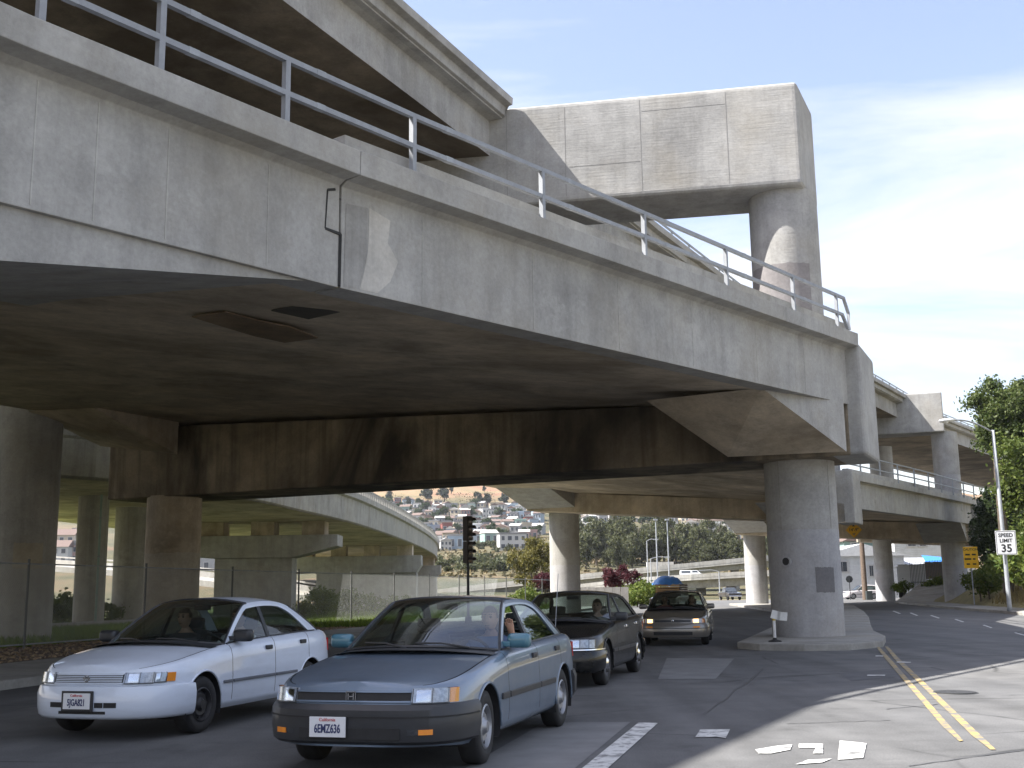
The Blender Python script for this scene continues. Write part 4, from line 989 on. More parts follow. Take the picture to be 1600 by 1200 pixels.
rowsH = [(792, 606, 690, 12), (797, 680, 842, 13), (799, 600, 850, 12), (805, 606, 850, 12), (811, 612, 850, 12), (817, 626, 850, 12), (823, 640, 850, 13), (829, 652, 850, 14), (836, 660, 850, 15), (843, 668, 850, 16), (850, 674, 770, 18), (858, 676, 716, 20),
         (808, 905, 1165, 15), (814, 905, 1165, 16), (820, 905, 970, 15), (822, 1050, 1165, 17), (828, 905, 945, 15), (832, 1080, 1165, 18), (840, 1092, 1165, 18), (838, 900, 930, 16), (849, 900, 925, 18)]
for (py, x0, x1, stp) in rowsH:
    x = x0 + rq.uniform(0, 6)
    while x < x1:
        p = at_hill(x, py + rq.uniform(-3, 3)); jump = stp * rq.uniform(.75, 1.5)
        if p is not None and rq.random() < .93:
            k = rq.choices(list(WALLS), (9, 4, 4, 3, 2, 1.2, 3, 1.5, 1))[0]; rk = rq.choices(list(RM), (5, 3, 2))[0]
            w = jump / FPX * p.y * rq.uniform(.7, 0.95); w = max(4.6, min(8.5, w))
            house(p.x, p.y, p.z - 0.3, w, rq.uniform(7, 11), rq.uniform(3.8, 6.4), k, rk, rq.uniform(-.35, .35), G2, st=rq.choice((1, 2, 2)), wn=rq.choice((2, 2, 3)))
        x += jump
p = at_hill(802, 860); hW = house(p.x, p.y, p.z, 11, 9, 6.5, 'white', 'flat grey', 0.15, None, label='wide white flat-roofed house at the top of the dry grass slope', st=2, wn=4)
p = at_hill(692, 853); house(p.x, p.y, p.z, 7.5, 9, 5.2, 'brick red', 'brown gabled', -0.1, None, label='brick red house with pale porch beside the curved ramp end', st=2, wn=3)
for (px, py) in ((92, 846), (112, 850), (95, 868), (116, 872), (104, 880), (84, 882), (124, 852), (330, 880), (322, 892)):
    p = at_hill(px, py)
    if p: house(p.x, p.y, p.z, rq.uniform(6, 10), 9, rq.uniform(5, 8), rq.choice(['white', 'cream', 'pale grey', 'pink']), rq.choice(list(RM)), 0.1, 'houses seen between the left columns', label='pale house seen in the gap between the left columns', st=2, wn=3)

# ------------------------------------------------------------------ houses by the side street on the right
def siding():
    m, N, Lk, b = new_mat('white_siding'); o = N.new('ShaderNodeTexCoord').outputs['Object']
    w = N.new('ShaderNodeTexWave'); w.wave_type = 'BANDS'; w.bands_direction = 'Z'; w.wave_profile = 'SAW'; w.inputs['Scale'].default_value = 1.05
    Lk.new(o, w.inputs['Vector']); f = noise(N, Lk, o, 1.2, 5)
    cc = mixc(N, Lk, 1.0, (0.58, 0.60, 0.61), ramp(N, Lk, f, [(.3, .88), (.7, 1.08)]), 'MULTIPLY'); Lk.new(cc, b.inputs['Base Color'])
    bump(N, Lk, w.outputs['Fac'], 0.9, 0.05, b); b.inputs['Roughness'].default_value = .7; return m
SIDING = siding()
def big_house(label, px0, px1, ybase, ytop, y, gable, wins, mat=SIDING, roofmat=None, d=10):
    a = Vector(pz(px0, ybase, y)); b = Vector(pz(px1, ytop, y)); w = b.x - a.x; h = b.z - 0.0
    o = root('white_house', label, 'house', (a.x, y, 0))
    MB().box(((a.x + b.x) / 2, y + d / 2, h / 2 - .1), (w, d, h + .2)).build('wall', mat, o)
    x0, x1 = a.x - .4, b.x + .4
    if gable: MB().add([(x0, y - .5, h), (x1, y - .5, h), ((x0 + x1) / 2, y - .5, h + gable), (x0, y + d, h), (x1, y + d, h), ((x0 + x1) / 2, y + d, h + gable)], [(0, 1, 2), (3, 5, 4), (0, 2, 5, 3), (1, 4, 5, 2), (0, 3, 4, 1)]).build('roof', roofmat or TRIM, o)
    else: MB().box(((x0 + x1) / 2, y + d / 2 - .2, h + .2), (x1 - x0, d + .8, .4)).build('roof', roofmat or RM['pale gabled'], o)
    for (wx0, wx1, wy0, wy1) in wins:
        q0 = Vector(pz(wx0, wy1, y)); q1 = Vector(pz(wx1, wy0, y)); c_ = (q0 + q1) / 2; ww, wh = q1.x - q0.x, q1.z - q0.z
        f = MB().box((c_.x, y - .05, c_.z), (ww + .35, .2, wh + .35)).build('window', TRIM, o)
        MB().box((c_.x - ww / 4 + .02, y - .12, c_.z), (ww / 2 - .1, .14, wh)).build('pane', WIN, f); MB().box((c_.x + ww / 4 - .02, y - .12, c_.z), (ww / 2 - .1, .14, wh)).build('pane', WIN, f)
    return o
big_house('white clapboard house with low gable behind the parked suv', 1285, 1412, 930, 868, 150, 1.6, [(1309, 1323, 878, 893), (1358, 1364, 884, 900)], roofmat=simple('fascia_pale', (0.52, 0.53, 0.53), .8))
big_house('tall pale house with dark upper windows behind the spiked fence', 1402, 1520, 915, 838, 172, 0, [(1418, 1430, 842, 853), (1436, 1446, 842, 853)])
big_house('brown-roofed house rising behind the white clapboard house', 1322, 1400, 900, 845, 185, 2.2, [(1330, 1338, 849, 857)], mat=WM['sea green'], roofmat=RM['brown gabled'])
st_ = root('lean_to_shed', 'low white lean-to shed with blue sheet roof by the spiked fence', 'shed', pz(1440, 900, 150)[:2] + (0,))
q = Vector(pz(1440, 880, 150)); MB().box((q.x, 152, 2.0), (6.5, 4, 4.0)).build('wall', SIDING, st_)
MB().add([(q.x - 3.6, 149.6, 4.05), (q.x + 3.6, 149.6, 4.05), (q.x + 3.6, 154.4, 5.2), (q.x - 3.6, 154.4, 5.2)], [(0, 1, 2, 3)]).build('roof', simple('pale_sheet_roof', (0.45, 0.47, 0.50), .5), st_, solid=.08)
MB().box((q.x - 0.6, 149.95, 2.9), (1.6, .15, .8)).build('window', WIN, st_)
tp = root('blue_tarpaulin', 'small bright blue tarpaulin on the shed beside the pier column', 'tarpaulin', pz(1466, 880, 147)[:2] + (3.4,))
q = Vector(pz(1466, 876, 147)); MB().add([(q.x - 1.6, 147, q.z - .2), (q.x + 1.6, 147, q.z - .5), (q.x + 1.5, 149.5, q.z + .5), (q.x - 1.2, 149.5, q.z + .8)], [(0, 1, 2, 3)]).build('sheet', simple('blue_tarp', (0.05, 0.22, 0.62), .5, 0, .15, 4), tp, solid=.02)
# slope paving under the third pier and fences there
sp = [at_z(1398, 941, 0.1), at_z(1476, 941, 0.1), Vector(pz(1478, 908, 112)), Vector(pz(1440, 910, 116))]
tag(MB().add(sp, [(0, 1, 2, 3)]).build('slope_paving', KERB, solid=.2), kind='structure')
def board_fence(label, px0, px1, ytop, ybot, y, n, mat, name='board_fence'):
    a, b = Vector(pz(px0, ybot, y)), Vector(pz(px1, ybot, y)); t = Vector(pz(px0, ytop, y)); h = t.z - a.z
    o = root(name, label, 'fence', (a.x, y, a.z)); w = (b.x - a.x) / n
    me = MB().box((0, 0, h / 2), (w * .94, .05, h)).mesh('board')
    for k in range(n):
        q = obj('board', me, mat, o); q.location = (w * (k + .5), rnd.uniform(-.01, .01), rnd.uniform(-.03, .03))
    MB().box(((b.x - a.x) / 2, .06, h * .75), (b.x - a.x, .07, .1)).build('rail', mat, o).location = (0, 0, 0)
    for ch in o.children:
        if ch.name.startswith('rail'): ch.location = (0, 0, 0)
    return o
board_fence('pale vertical board fence above the slope paving', 1405, 1448, 882, 921, 122, 14, simple('pale_boards', (0.42, 0.43, 0.43), .8, 0, .15, 2))
board_fence('brown board fence behind the black spiked fence', 1446, 1476, 878, 905, 124, 9, WOOD)
board_fence('row of pale grey concrete fence panels along the road beyond the silver sedan', 906, 983, 918, 950, 97, 6, concrete('panel_concrete', (0.42, 0.40, 0.37), .2, .2), 'panel_fence')
sf = root('spiked_fence', 'black spiked iron fence on top of the slope paving', 'fence', (*pz(1460, 915, 113)[:2], 0))
m = MB(); a, b = Vector(pz(1424, 914, 118)), Vector(pz(1478, 912, 112))
for f in (0.25, 2.0): m.tube([a + Vector((0, 0, f)), b + Vector((0, 0, f))], .035, 4)
m.build('rail', DSTEEL, sf)
for k in range(23):
    p = a.lerp(b, k / 22); MB().tube([p, p + Vector((0, 0, 2.3))], .03, 4).build('bar', DSTEEL, sf)
for px, y, s in ((1413, 112, 0.9), (1402, 116, .7), (1466, 110, 1.2), (1458, 111, 1.0)):
    p = Vector(pz(px, 930, y)); zz = Vector(pz(px, 918, y)).z; plant('fence_shrub', 'shrub', (p.x, p.y, max(0, zz - .5)), s * 1.2, 'green shrub by the fences above the slope paving', 'shrub', 'shrubs by the side street')

# ------------------------------------------------------------------ street furniture
def text_mesh(s, size, extrude=0.002, align='CENTER', bold=0.0, xscale=1.0):
    cu = bpy.data.curves.new('text', 'FONT'); cu.body = s; cu.size = size; cu.align_x = align; cu.align_y = 'CENTER'; cu.extrude = extrude; cu.offset = bold; cu.resolution_u = 3
    t = bpy.data.objects.new('text', cu); col.objects.link(t); dg = bpy.context.evaluated_depsgraph_get()
    me = bpy.data.meshes.new_from_object(t.evaluated_get(dg)); bpy.data.objects.remove(t); bpy.data.curves.remove(cu)
    me.materials.clear()
    if xscale != 1: me.transform(Matrix.Diagonal((xscale, 1, 1, 1)))
    return me
def letter(s, size, mat, parent, loc, rot=(math.pi / 2, 0, 0), bold=0.0, xs=1.0, name='lettering'):
    o = obj(name, text_mesh(s, size, 0.002, bold=bold, xscale=xs), mat, parent); o.location = loc; o.rotation_euler = rot; return o
def local_root(name, label, cat, loc, rotz=0.0, group=None): return root(name, label, cat, loc, group, rotz, worldbuilt=False)

# street lamp
lp = at_z(1578, 955, 0.14); LY = lp.y; topz = Vector(pz(1558, 672, LY)).z
sl_ = local_root('street_lamp', 'tall grey steel street lamp with curved arm in front of the large bank tree', 'street lamp', (lp.x, lp.y, 0.14))
MB().tube([(0, 0, 0), (0, 0, 0.25), (0, 0, topz * .5), (-0.04, 0, topz - .14)], [.13, .11, .095, .07], 14).build('pole', WSTEEL, sl_, smooth=True)
arm = [(-0.04 - 2.15 * t, -0.3 * t, topz - .25 + 0.72 * math.sin(t * 1.75) - 0.1 * t) for t in (0, .15, .3, .45, .6, .75, .9, 1)]
MB().tube(arm, .045, 8).build('arm', STEEL, sl_, smooth=True)
e = Vector(arm[-1]); hd = MB().lathe([(0, -.45), (.10, -.40), (.15, -.2), (.13, .1), (.06, .4), (0, .42)], (0, 0, 0), 16, 'x'); 
h_ = hd.build('lamp_head', simple('lamp_head_grey', (.55, .56, .56), .5), sl_, smooth=True); h_.location = e + Vector((-.25, 0, .0)); h_.rotation_euler = (0, -.08, 0); h_.scale = (1, 1, .7)
b_ = MB().lathe([(0, -.10), (.08, -.06), (.1, 0)], (0, 0, 0), 16).build('lamp_glass', simple('milky_lens', (.7, .7, .68), .3), sl_, smooth=True); b_.location = e + Vector((-.3, 0, -.07))
# speed limit sign on the same pole
sg = Vector(pz(1572, 848, LY - 0.2)); 
ss = local_root('speed_limit_sign', 'white rectangular speed limit 35 sign on the street lamp pole', 'sign', tuple(sg), -0.15)
MB().box((0, 0, 0), (0.98, .015, 1.2)).build('face', WSIGN, ss, bevel=.006)
bd = MB(); [bd.box(c_, s_) for c_, s_ in (((0, -.009, .56), (.9, .004, .022)), ((0, -.009, -.56), (.9, .004, .022)), ((-.45, -.009, 0), (.022, .004, 1.13)), ((.45, -.009, 0), (.022, .004, 1.13)))]; bd.build('border', SINK, ss)
letter('SPEED', .26, SINK, ss, (0, -.012, .37), bold=.006); letter('LIMIT', .26, SINK, ss, (0, -.012, .10), bold=.006); letter('35', .54, SINK, ss, (0, -.012, -.29), bold=.012)
MB().box((0, .06, .3), (.3, .1, .06)).build('bracket', STEEL, ss)
# yellow caution sign
cg = Vector(pz(1517, 871, 74))
cs = local_root('caution_sign', 'yellow caution sign with small print on a thin post before the dark trees', 'sign', (cg.x, cg.y, 0.2))
zc = cg.z - .2
MB().box((0, 0, zc), (.94, .02, 1.36)).build('face', YEL, cs, bevel=.01)
MB().tube([(0, .06, 0), (0, .06, zc + .6)], .04, 8).build('post', STEEL, cs)
letter('CAUTION', .21, SINK, cs, (0, -.013, zc + .5), bold=.003)
for z_, ws in ((.18, (.3, .26)), (-.1, (.42, .16)), (-.42, (.22, .22))):
    MB().box((-.2, -.011, zc + z_), (ws[0], .004, .1)).build('print_line', SINK, cs); MB().box((.2, -.011, zc + z_), (ws[1], .004, .1)).build('print_line', SINK, cs)
# clearance diamond on the third pier
ca, cb = Vector((B3R.x, B3R.y, 0)), Vector((B3L.x, B3L.y, 0)); cdir = (cb - ca).normalized(); cnn = Vector((-cdir.y, cdir.x, 0)); cnn = cnn if cnn.y < 0 else -cnn
dv = ray(1334, 828); o3 = ca + cnn * .06; tt = (o3 - CPOS).dot(cnn) / dv.dot(cnn); q = CPOS + dv * tt
ds = local_root('clearance_sign', 'yellow diamond height sign fixed to the dark cap beam of the third pier', 'sign', tuple(q), math.atan2(-cdir.y, -cdir.x))
MB().box((0, 0, 0), (.92, .015, .92), tilt=Matrix.Rotation(math.pi / 4, 3, 'Y')).build('face', YEL, ds)
letter("14'-9\"", .34, SINK, ds, (0, -.012, 0), bold=.006)
for s in (1, -1): MB().add([(-.13, -.011, s * .28), (.13, -.011, s * .28), (0, -.011, s * .46)], [(0, 1, 2)]).build('arrow', SINK, ds)
# traffic signal on the left
tq = Vector(pz(731, 848, 50))
ts = local_root('traffic_signal', 'dark traffic signal seen side-on on a thin black pole behind the blue sedan', 'traffic light', (tq.x, tq.y, 0.14), 0.9)
zt = tq.z - .14
MB().tube([(0, 0, 0), (0, 0, zt + .9)], .06, 10).build('pole', DSTEEL, ts); MB().lathe([(.0, .0), (.16, 0), (.14, .25), (.06, .3)], (0, 0, 0), 12).build('base', DSTEEL, ts)
SIGM = simple('signal_housing', (.035, .025, .02), .6)
for zc_, nm in ((zt + .62, 1), (zt - .42, 2)):
    hs = MB().box((0, 0, zc_), (.36, .28, 1.06 if nm == 1 else .95)).build('signal_head', SIGM, ts, bevel=.03)
    for k in (-1, 0, 1): MB().lathe([(.12, 0), (.13, -.24)], (0, -.14, zc_ + k * .33), 16, 'y', 0, math.pi).build('visor', SIGM, hs, solid=.01)
    for k in (-1, 0, 1): MB().lathe([(0, -.01), (.11, -.005), (.115, 0)], (0, -.142, zc_ + k * .33), 16, 'y').build('signal_lens', simple('dark_lens', (.05, .02, .02), .2), hs)
MB().box((0, .12, zt + .1), (.05, .25, .05)).build('bracket', DSTEEL, ts)
# island marker post
ip = at_z(1211, 1003, .16)
im = local_root('island_marker', 'small white post with crooked white panels at the tip of the traffic island', 'marker', (ip.x, ip.y, .16), -.1)
WPLA = simple('white_plastic', (.62, .62, .6), .5, 0, .15, 6)
MB().tube([(0, 0, .0), (0, 0, .70)], .036, 12).build('post', WPLA, im); MB().lathe([(0, 0), (.16, 0), (.15, .03), (.05, .06), (.045, .1)], (0, 0, 0), 16).build('base', BLACK, im)
MB().lathe([(.037, 0), (.04, .01), (.04, .1), (.037, .11)], (0, 0, .5), 12).build('yellow_band', simple('yellow_band', (.6, .42, .05), .5), im)
p_ = MB().box((-.13, -.05, .62), (.22, .015, .2)).build('panel', WPLA, im, bevel=.005); p_.rotation_euler = (0, .28, 0)
p_ = MB().box((.12, -.05, .62), (.24, .015, .2)).build('panel', WPLA, im, bevel=.005); p_.rotation_euler = (0, .12, 0)
# wooden utility pole and stop sign in the side street
u_ = Vector(pz(1352, 932, 132)); up_ = local_root('utility_pole', 'brown wooden utility pole beside the parked suv', 'pole', (u_.x, u_.y, 0))
MB().tube([(0, 0, -.2), (0, 0, 5), (0, 0, 10)], [.32, .28, .22], 12).build('pole', WOOD, up_); MB().box((0, 0, 9.3), (2.2, .12, .14)).build('crossarm', WOOD, up_)
MB().box((.3, -.45, .5), (.7, .5, 1.0)).build('cabinet', simple('dark_green_cabinet', (.04, .05, .05), .6), up_, bevel=.05)
s_ = Vector(pz(1327, 905, 134)); sb = local_root('street_sign', 'back of a small dark sign on a thin post by the white house', 'sign', (s_.x, s_.y, 0))
MB().tube([(0, 0, 0), (0, 0, s_.z + .4)], .05, 8).build('post', DSTEEL, sb)
MB().lathe([(0, -.02), (.42, -.02), (.42, .02), (0, .02)], (0, 0, s_.z), 8, 'y').build('face', DSTEEL, sb)
# slim far lamp posts
for (px, y0, y1, d, armw, lab) in ((1028, 812, 912, 150, 0, 'tall slim pale pole, left of the pair before the far viaducts'), (1046, 812, 912, 150, 0, 'tall slim pale pole, right of the pair before the far viaducts'),
                              (1013, 845, 915, 170, 1.2, 'shorter grey lamp post just left of the tall slim poles'), (1125, 893, 930, 165, -2.2, 'small street lamp with arm in front of the lower far viaduct'), (1018, 873, 915, 160, 2.0, 'low lamp post with short arm beside the tall slim poles')):
    a, b = Vector(pz(px, y1, d)), Vector(pz(px, y0, d)); o = local_root('lamp_post', lab, 'lamp post', (a.x, a.y, 0))
    MB().tube([(0, 0, 0), (0, 0, b.z)], [.10, .07], 8).build('pole', WSTEEL, o)
    if armw:
        MB().tube([(0, 0, b.z), (armw * .5, 0, b.z + .25), (armw, 0, b.z + .2)], .05, 6).build('arm', STEEL, o); MB().box((armw * 1.15, 0, b.z + .18), (.7, .3, .16)).build('lamp_head', STEEL, o, bevel=.03)
    else: MB().box((0, 0, b.z), (.5, .5, .2)).build('cap', STEEL, o)

# chain-link fence
FA, FB = Vector((-14.2, 25.0, .13)), Vector((3.5, 96.0, .13)); fd = (FB - FA); FL = fd.length; fd.normalize(); FH = 2.25
cf = root('chain_link_fence', 'galvanised chain-link fence with dark posts along the planting bed', 'fence', tuple(FA))
m = MB()
for z in (FH - .05, .12): m.tube([FA + Vector((0, 0, z)), FB + Vector((0, 0, z))], .022, 6)
m.build('rail', WSTEEL, cf)
FPM = simple('fence_post', (.12, .125, .125), .6, .2); n = 13
for k in range(n + 1):
    p = FA.lerp(FB, k / n); MB().tube([p, p + Vector((0, 0, FH + .08))], .035, 8).build('post', FPM, cf)
vs, fs = [], []; step = .085; LW = 52.0
def wire(a, b, r=.0024):
    d = (b - a).normalized(); n1 = Vector((-fd.y, fd.x, 0)); n2 = d.cross(n1); i = len(vs)
    for p in (a, b):
        for k in range(3): an = 2.094 * k; vs.append(p + (n1 * math.cos(an) + n2 * math.sin(an)) * r)
    fs.extend([(i, i + 1, i + 4, i + 3), (i + 1, i + 2, i + 5, i + 4), (i + 2, i, i + 3, i + 5)])
x = -FH
while x < LW:
    for s in (0, 1):
        x0, x1 = x, x + FH - .17; z0, z1 = (.12, FH - .05) if s == 0 else (FH - .05, .12)
        if x0 >= 0: wire(FA + fd * x0 + Vector((0, 0, z0)), FA + fd * x1 + Vector((0, 0, z1)))
    x += step
MB().add(vs, fs).build('wire_mesh', simple('fence_wire', (.36, .37, .37), .5, .3), cf, fix=False)

# ------------------------------------------------------------------ cars
def cint(x, pts):                    # smooth-ish interpolation (pts ascending in x)
    if x <= pts[0][0]: return pts[0][1]
    if x >= pts[-1][0]: return pts[-1][1]
    for (a, b), (c, d) in zip(pts[:-1], pts[1:]):
        if x <= c: t = (x - a) / (c - a); return b + (d - b) * t
def catmull(P, k):
    P = [Vector(p) for p in P]; return refine(P, k)
def make_car(name, label, cat, P, loc, fwd, group=None):
    L, W, H, wb, fo, r = P['L'], P['W'] / 2, P['H'], P['wb'], P['fo'], P['r']
    xf, xr = L / 2, -L / 2; ax = xf - fo; bx_ = ax - wb; nf, nr = P.get('nf', 3.2), P.get('nr', 3.6)
    xcf, xcr = ax - .05, bx_ + .05; lean = P.get('lean', .25)
    paintm, trim = P['paint'], P.get('bumper_mat', P['paint'])
    ra = r + .055; zw = r
    rt = local_root(name, label, cat, loc, math.atan2(fwd[1], fwd[0]), group)
    def wid(x):
        if x > xcf: return W * max(0, 1 - ((x - xcf) / (xf - xcf)) ** nf) ** (1 / nf)
        if x < xcr: return W * max(0, 1 - ((xcr - x) / (xcr - xr)) ** nr) ** (1 / nr)
        return W
    sh = P['shoulder']                                    # (x, z) ascending in x
    zbot = lambda x: cint(x, [(xr, .34), (bx_ - .4, .26), (bx_, .2), (ax, .2), (ax + .45, .2), (xf, .24)])
    def warp(x, y, z):
        if x > xcf: x -= lean * max(0, z - .50) * (x - xcf) / (xf - xcf)
        if x < xcr: x += .12 * max(0, z - .5) * (xcr - x) / (xcr - xr)
        return (x, y, z)
    crown = P.get('crown', .05)
    def ring(x):
        w, zb, zs = wid(x), zbot(x), cint(x, sh); mid = zb + (zs - zb) * .52
        kp = [(0, zb), (.80, zb), (.93, zb + .015), (.985, zb + .07), (1.0, zb + .18), (1.004, mid), (.992, zs - .13), (.968, zs - .05), (.935, zs - .012), (.89, zs + .004)]
        kp2 = [(.876, zs + .006), (.62, zs + crown * .62), (.3, zs + crown * .93), (0, zs + crown)]
        out = []
        for k_, (a, b) in enumerate(zip(kp[:-1], kp[1:])):
            for t in ((0, .5) if k_ in (1, 2, 6, 7, 8) else (0, .25, .5, .75)): out.append((a[0] + (b[0] - a[0]) * t, a[1] + (b[1] - a[1]) * t))
        out.append(kp[-1]); nj = len(out)
        for a, b in zip(kp2[:-1], kp2[1:]):
            for t in (0, .5): out.append((a[0] + (b[0] - a[0]) * t, a[1] + (b[1] - a[1]) * t))
        out.append(kp2[-1]); return [(q[0] * w, q[1]) for q in out], nj
    cx = P['cowl_x']; tx = P['deck_x']; d1, d2, d3 = P['doors']
    gaps = [d1, d2, d3, cx, tx]
    xs = set(np.round(np.arange(xr, xf, .045), 4)); xs |= {xf - .0005, xr + .0005, xf - .004, xf - .012, xf - .03, xr + .004, xr + .012, xr + .03}
    xs = {x for x in xs if all(abs(x - g_) > .016 for g_ in gaps)}
    for g_ in gaps: xs |= {g_ - .005, g_ + .005}
    xs = sorted(x for x in xs if xr + .0003 < x < xf - .0003); rings = [ring(x)[0] for x in xs]; nj = ring(0)[1]; K = len(rings[0])
    V = [[Vector(warp(x, q[0], q[1])) for q in rg] for x, rg in zip(xs, rings)]
    # wheel arches
    cut = set()
    for ac in (ax, bx_):
        for i in range(len(xs) - 1):
            for j in range(nj - 1):
                c = (V[i][j] + V[i + 1][j] + V[i][j + 1] + V[i + 1][j + 1]) / 4
                if c.y > .45 * W and math.hypot(c.x - ac, c.z - zw) < ra: cut.add((i, j))
    cntv = {}
    for i in range(len(xs) - 1):
        for j in range(K - 1):
            for a, b in ((i, j), (i + 1, j), (i, j + 1), (i + 1, j + 1)):
                e_ = cntv.setdefault((a, b), [0, 0]); e_[(i, j) in cut] += 1
    for (a, b), (k0, k1) in cntv.items():
        if k0 and k1:
            v = V[a][b]
            for ac in (ax, bx_):
                dd = Vector((v.x - ac, 0, v.z - zw))
                if .6 * ra < dd.length < 1.35 * ra and v.z > zbot(v.x) + .01: dd = dd.normalized() * ra; v.x, v.z = ac + dd.x, zw + dd.z
    jd0 = next(j for j in range(K) if rings[len(xs) // 2][j][1] > zbot(0) + .085)
    def panel(i, j):
        x = (xs[i] + xs[i + 1]) / 2
        if any(abs(x - g_) < .005 for g_ in gaps):
            if abs(x - cx) < .005 or abs(x - tx) < .005: return None if j >= nj - 1 else 'body'
            return None if jd0 <= j < nj - 1 else 'body'
        if j >= nj:
            if j == nj - 0 and False: return None
            if cx < x: return 'hood'
            if x < tx: return 'boot_lid'
            return 'open'
        if j == nj - 1: return None if (cx < x < xf - .10 or xr + .10 < x < tx) else 'body'
        if j >= jd0:
            if d2 < x < d1: return 'door_f'
            if d3 < x < d2: return 'door_r'
        return 'body'
    parts = {}
    for i in range(len(xs) - 1):
        for j in range(K - 1):
            if (i, j) in cut: continue
            p_ = panel(i, j)
            if p_ is None or p_ == 'open': continue
            parts.setdefault(p_, []).append((i, j))
    def sub(faces, side, off=0.0):
        idx, vs_, fs_ = {}, [], []
        for i, j in faces:
            f = []
            for a, b in ((i, j), (i + 1, j), (i + 1, j + 1), (i, j + 1)):
                if (a, b) not in idx:
                    idx[(a, b)] = len(vs_); v = V[a][b]; vs_.append((v.x, v.y * side, v.z))
                f.append(idx[(a, b)])
            fs_.append(tuple(f))
        return vs_, fs_
    def make(nm, keys, sides, mat, parent=rt):
        mm = MB()
        for s in sides:
            for k in keys:
                if k in parts: mm.add(*sub(parts[k], s))
        if nm == 'body':                                     # close the blunt ends
            for rg in (V[0], V[-1]):
                vs_ = [(v.x, v.y, v.z) for v in rg] + [(v.x, -v.y, v.z) for v in rg]; n_ = len(rg)
                mm.add(vs_, [(k, k + 1, n_ + k + 1, n_ + k) for k in range(n_ - 1)])
        o = mm.build(nm, mat, parent, doubles=True); return smooth_by_angle(o, 42)
    body = make('body', ['body'], (1, -1), paintm)
    make('hood', ['hood'], (1, -1), paintm); make('boot_lid', ['boot_lid'], (1, -1), paintm)
    # dark inner shell behind the panel gaps
    inn = MB()
    for s in (1, -1):
        fs_ = [(i, j) for i in range(len(xs) - 1) for j in range(K - 1) if (i, j) not in cut and panel(i, j) != 'open']
        v_, f_ = sub(fs_, s); inn.add([(x * .994, y * .984, z - .014 if z > .5 else z + .012) for x, y, z in v_], f_)
    for ac in (ax, bx_):
        for s in (1, -1):
            inn.lathe([(ra + .0, s * (W * .99)), (ra + .005, s * .5), (0, s * .5)], (ac, 0, zw), 28, 'y', -.35, math.pi + .35)
    inn.build('inner_shell', DARKIN, rt, fix=False)
    # --- greenhouse
    zbelt = lambda x: cint(x, sh) + .004
    tum = P.get('tumble', .40)
    def S(x, z, side, out=0.0):
        dz = z - zbelt(x); y = wid(x) * .885 - tum * dz - .10 * dz * dz + out; return Vector((x, y * side, z))
    ol = P['roofline']                                       # side outline: from A base, over the roof, to C base
    O = catmull([(x, 0, z) for x, z in ol], 5); O = [(p.x, p.z) for p in O]
    O[0] = (ol[0][0], zbelt(ol[0][0])); O[-1] = (ol[-1][0], zbelt(ol[-1][0]))
    tp_, tc_ = P.get('apillar', .055), P.get('cpillar', .16)
    inner = []
    nO = len(O)
    for k, (x, z) in enumerate(O):
        a = O[max(k - 1, 0)]; b = O[min(k + 1, nO - 1)]; dx_, dz_ = b[0] - a[0], b[1] - a[1]; l_ = math.hypot(dx_, dz_); f = k / (nO - 1)
        th = tp_ + (tc_ - tp_) * max(0, (f - .62) / .38) ** 1.2
        nx, nz = -dz_ / l_, dx_ / l_
        if nz > 0: nx, nz = -nx, -nz
        inner.append((x + nx * th, max(z + nz * th, zbelt(x + nx * th) + .012)))
    dl = {}
    for s in (1, -1):
        rows_ = [[], [], []]
        for (x, z), (xi, zi) in zip(O, inner):
            rows_[0].append(S(x, z, s, -.004)); rows_[1].append(S((x + xi) / 2, (z + zi) / 2, s, .004)); rows_[2].append(S(xi, zi, s, 0))
        f_ = MB().grid(rows_).build('window_frame', paintm, rt, solid=.028); smooth_by_angle(f_, 60)
    ix = sorted(inner); x_lo, x_hi = min(p[0] for p in inner), max(p[0] for p in inner)
    def ztop(x):
        best = None
        for a, b in zip(inner[:-1], inner[1:]):
            x0, x1 = min(a[0], b[0]), max(a[0], b[0])
            if x0 - 1e-6 <= x <= x1 + 1e-6 and x1 - x0 > 1e-6:
                t = (x - a[0]) / (b[0] - a[0]); z = a[1] + (b[1] - a[1]) * t; best = z if best is None else max(best, z)
        return best if best is not None else zbelt(x) + .02
    for s in (1, -1):
        for k, (xa, xb, key) in enumerate(((d2 + .035, x_hi - .004, 'door_f'), (x_lo + .004, d2 - .035, 'door_r'))):
            dr = make('door', [key], (s,), paintm)
            g_rows = []
            for q in range(13):
                x = xa + (xb - xa) * q / 12; zt_ = ztop(x); zb_ = zbelt(x) - .01; g_rows.append([S(x, zb_ + (zt_ - zb_) * t, s, -.012) for t in (0, .2, .4, .6, .8, 1)])
            if not (P.get('open_window') and s == 1 and k == 0): MB().grid(g_rows).build('window', GLASS, dr, smooth=True)
            else: MB().grid([[S(a.x, a.z * .35 + zbelt(a.x) * .65, s, -.012) if False else a for a in rw[:2]] for rw in g_rows]).build('window', GLASS, dr, smooth=True)
            MB().tube([S(xa + (xb - xa) * q / 12, zbelt(xa + (xb - xa) * q / 12) + .004, s, .006) for q in range(13)], .011, 6).build('belt_trim', BPLAS, dr)
            hx = (d2 + .16) if k == 0 else (d3 + .17); hzz = zbelt(hx) - .11; ww = wid(hx) * 1.0
            hh = MB().box((hx, s * (ww * .995), hzz), (.15, .03, .05)).build('handle', P.get('handle_mat', BPLAS), dr, bevel=.012)
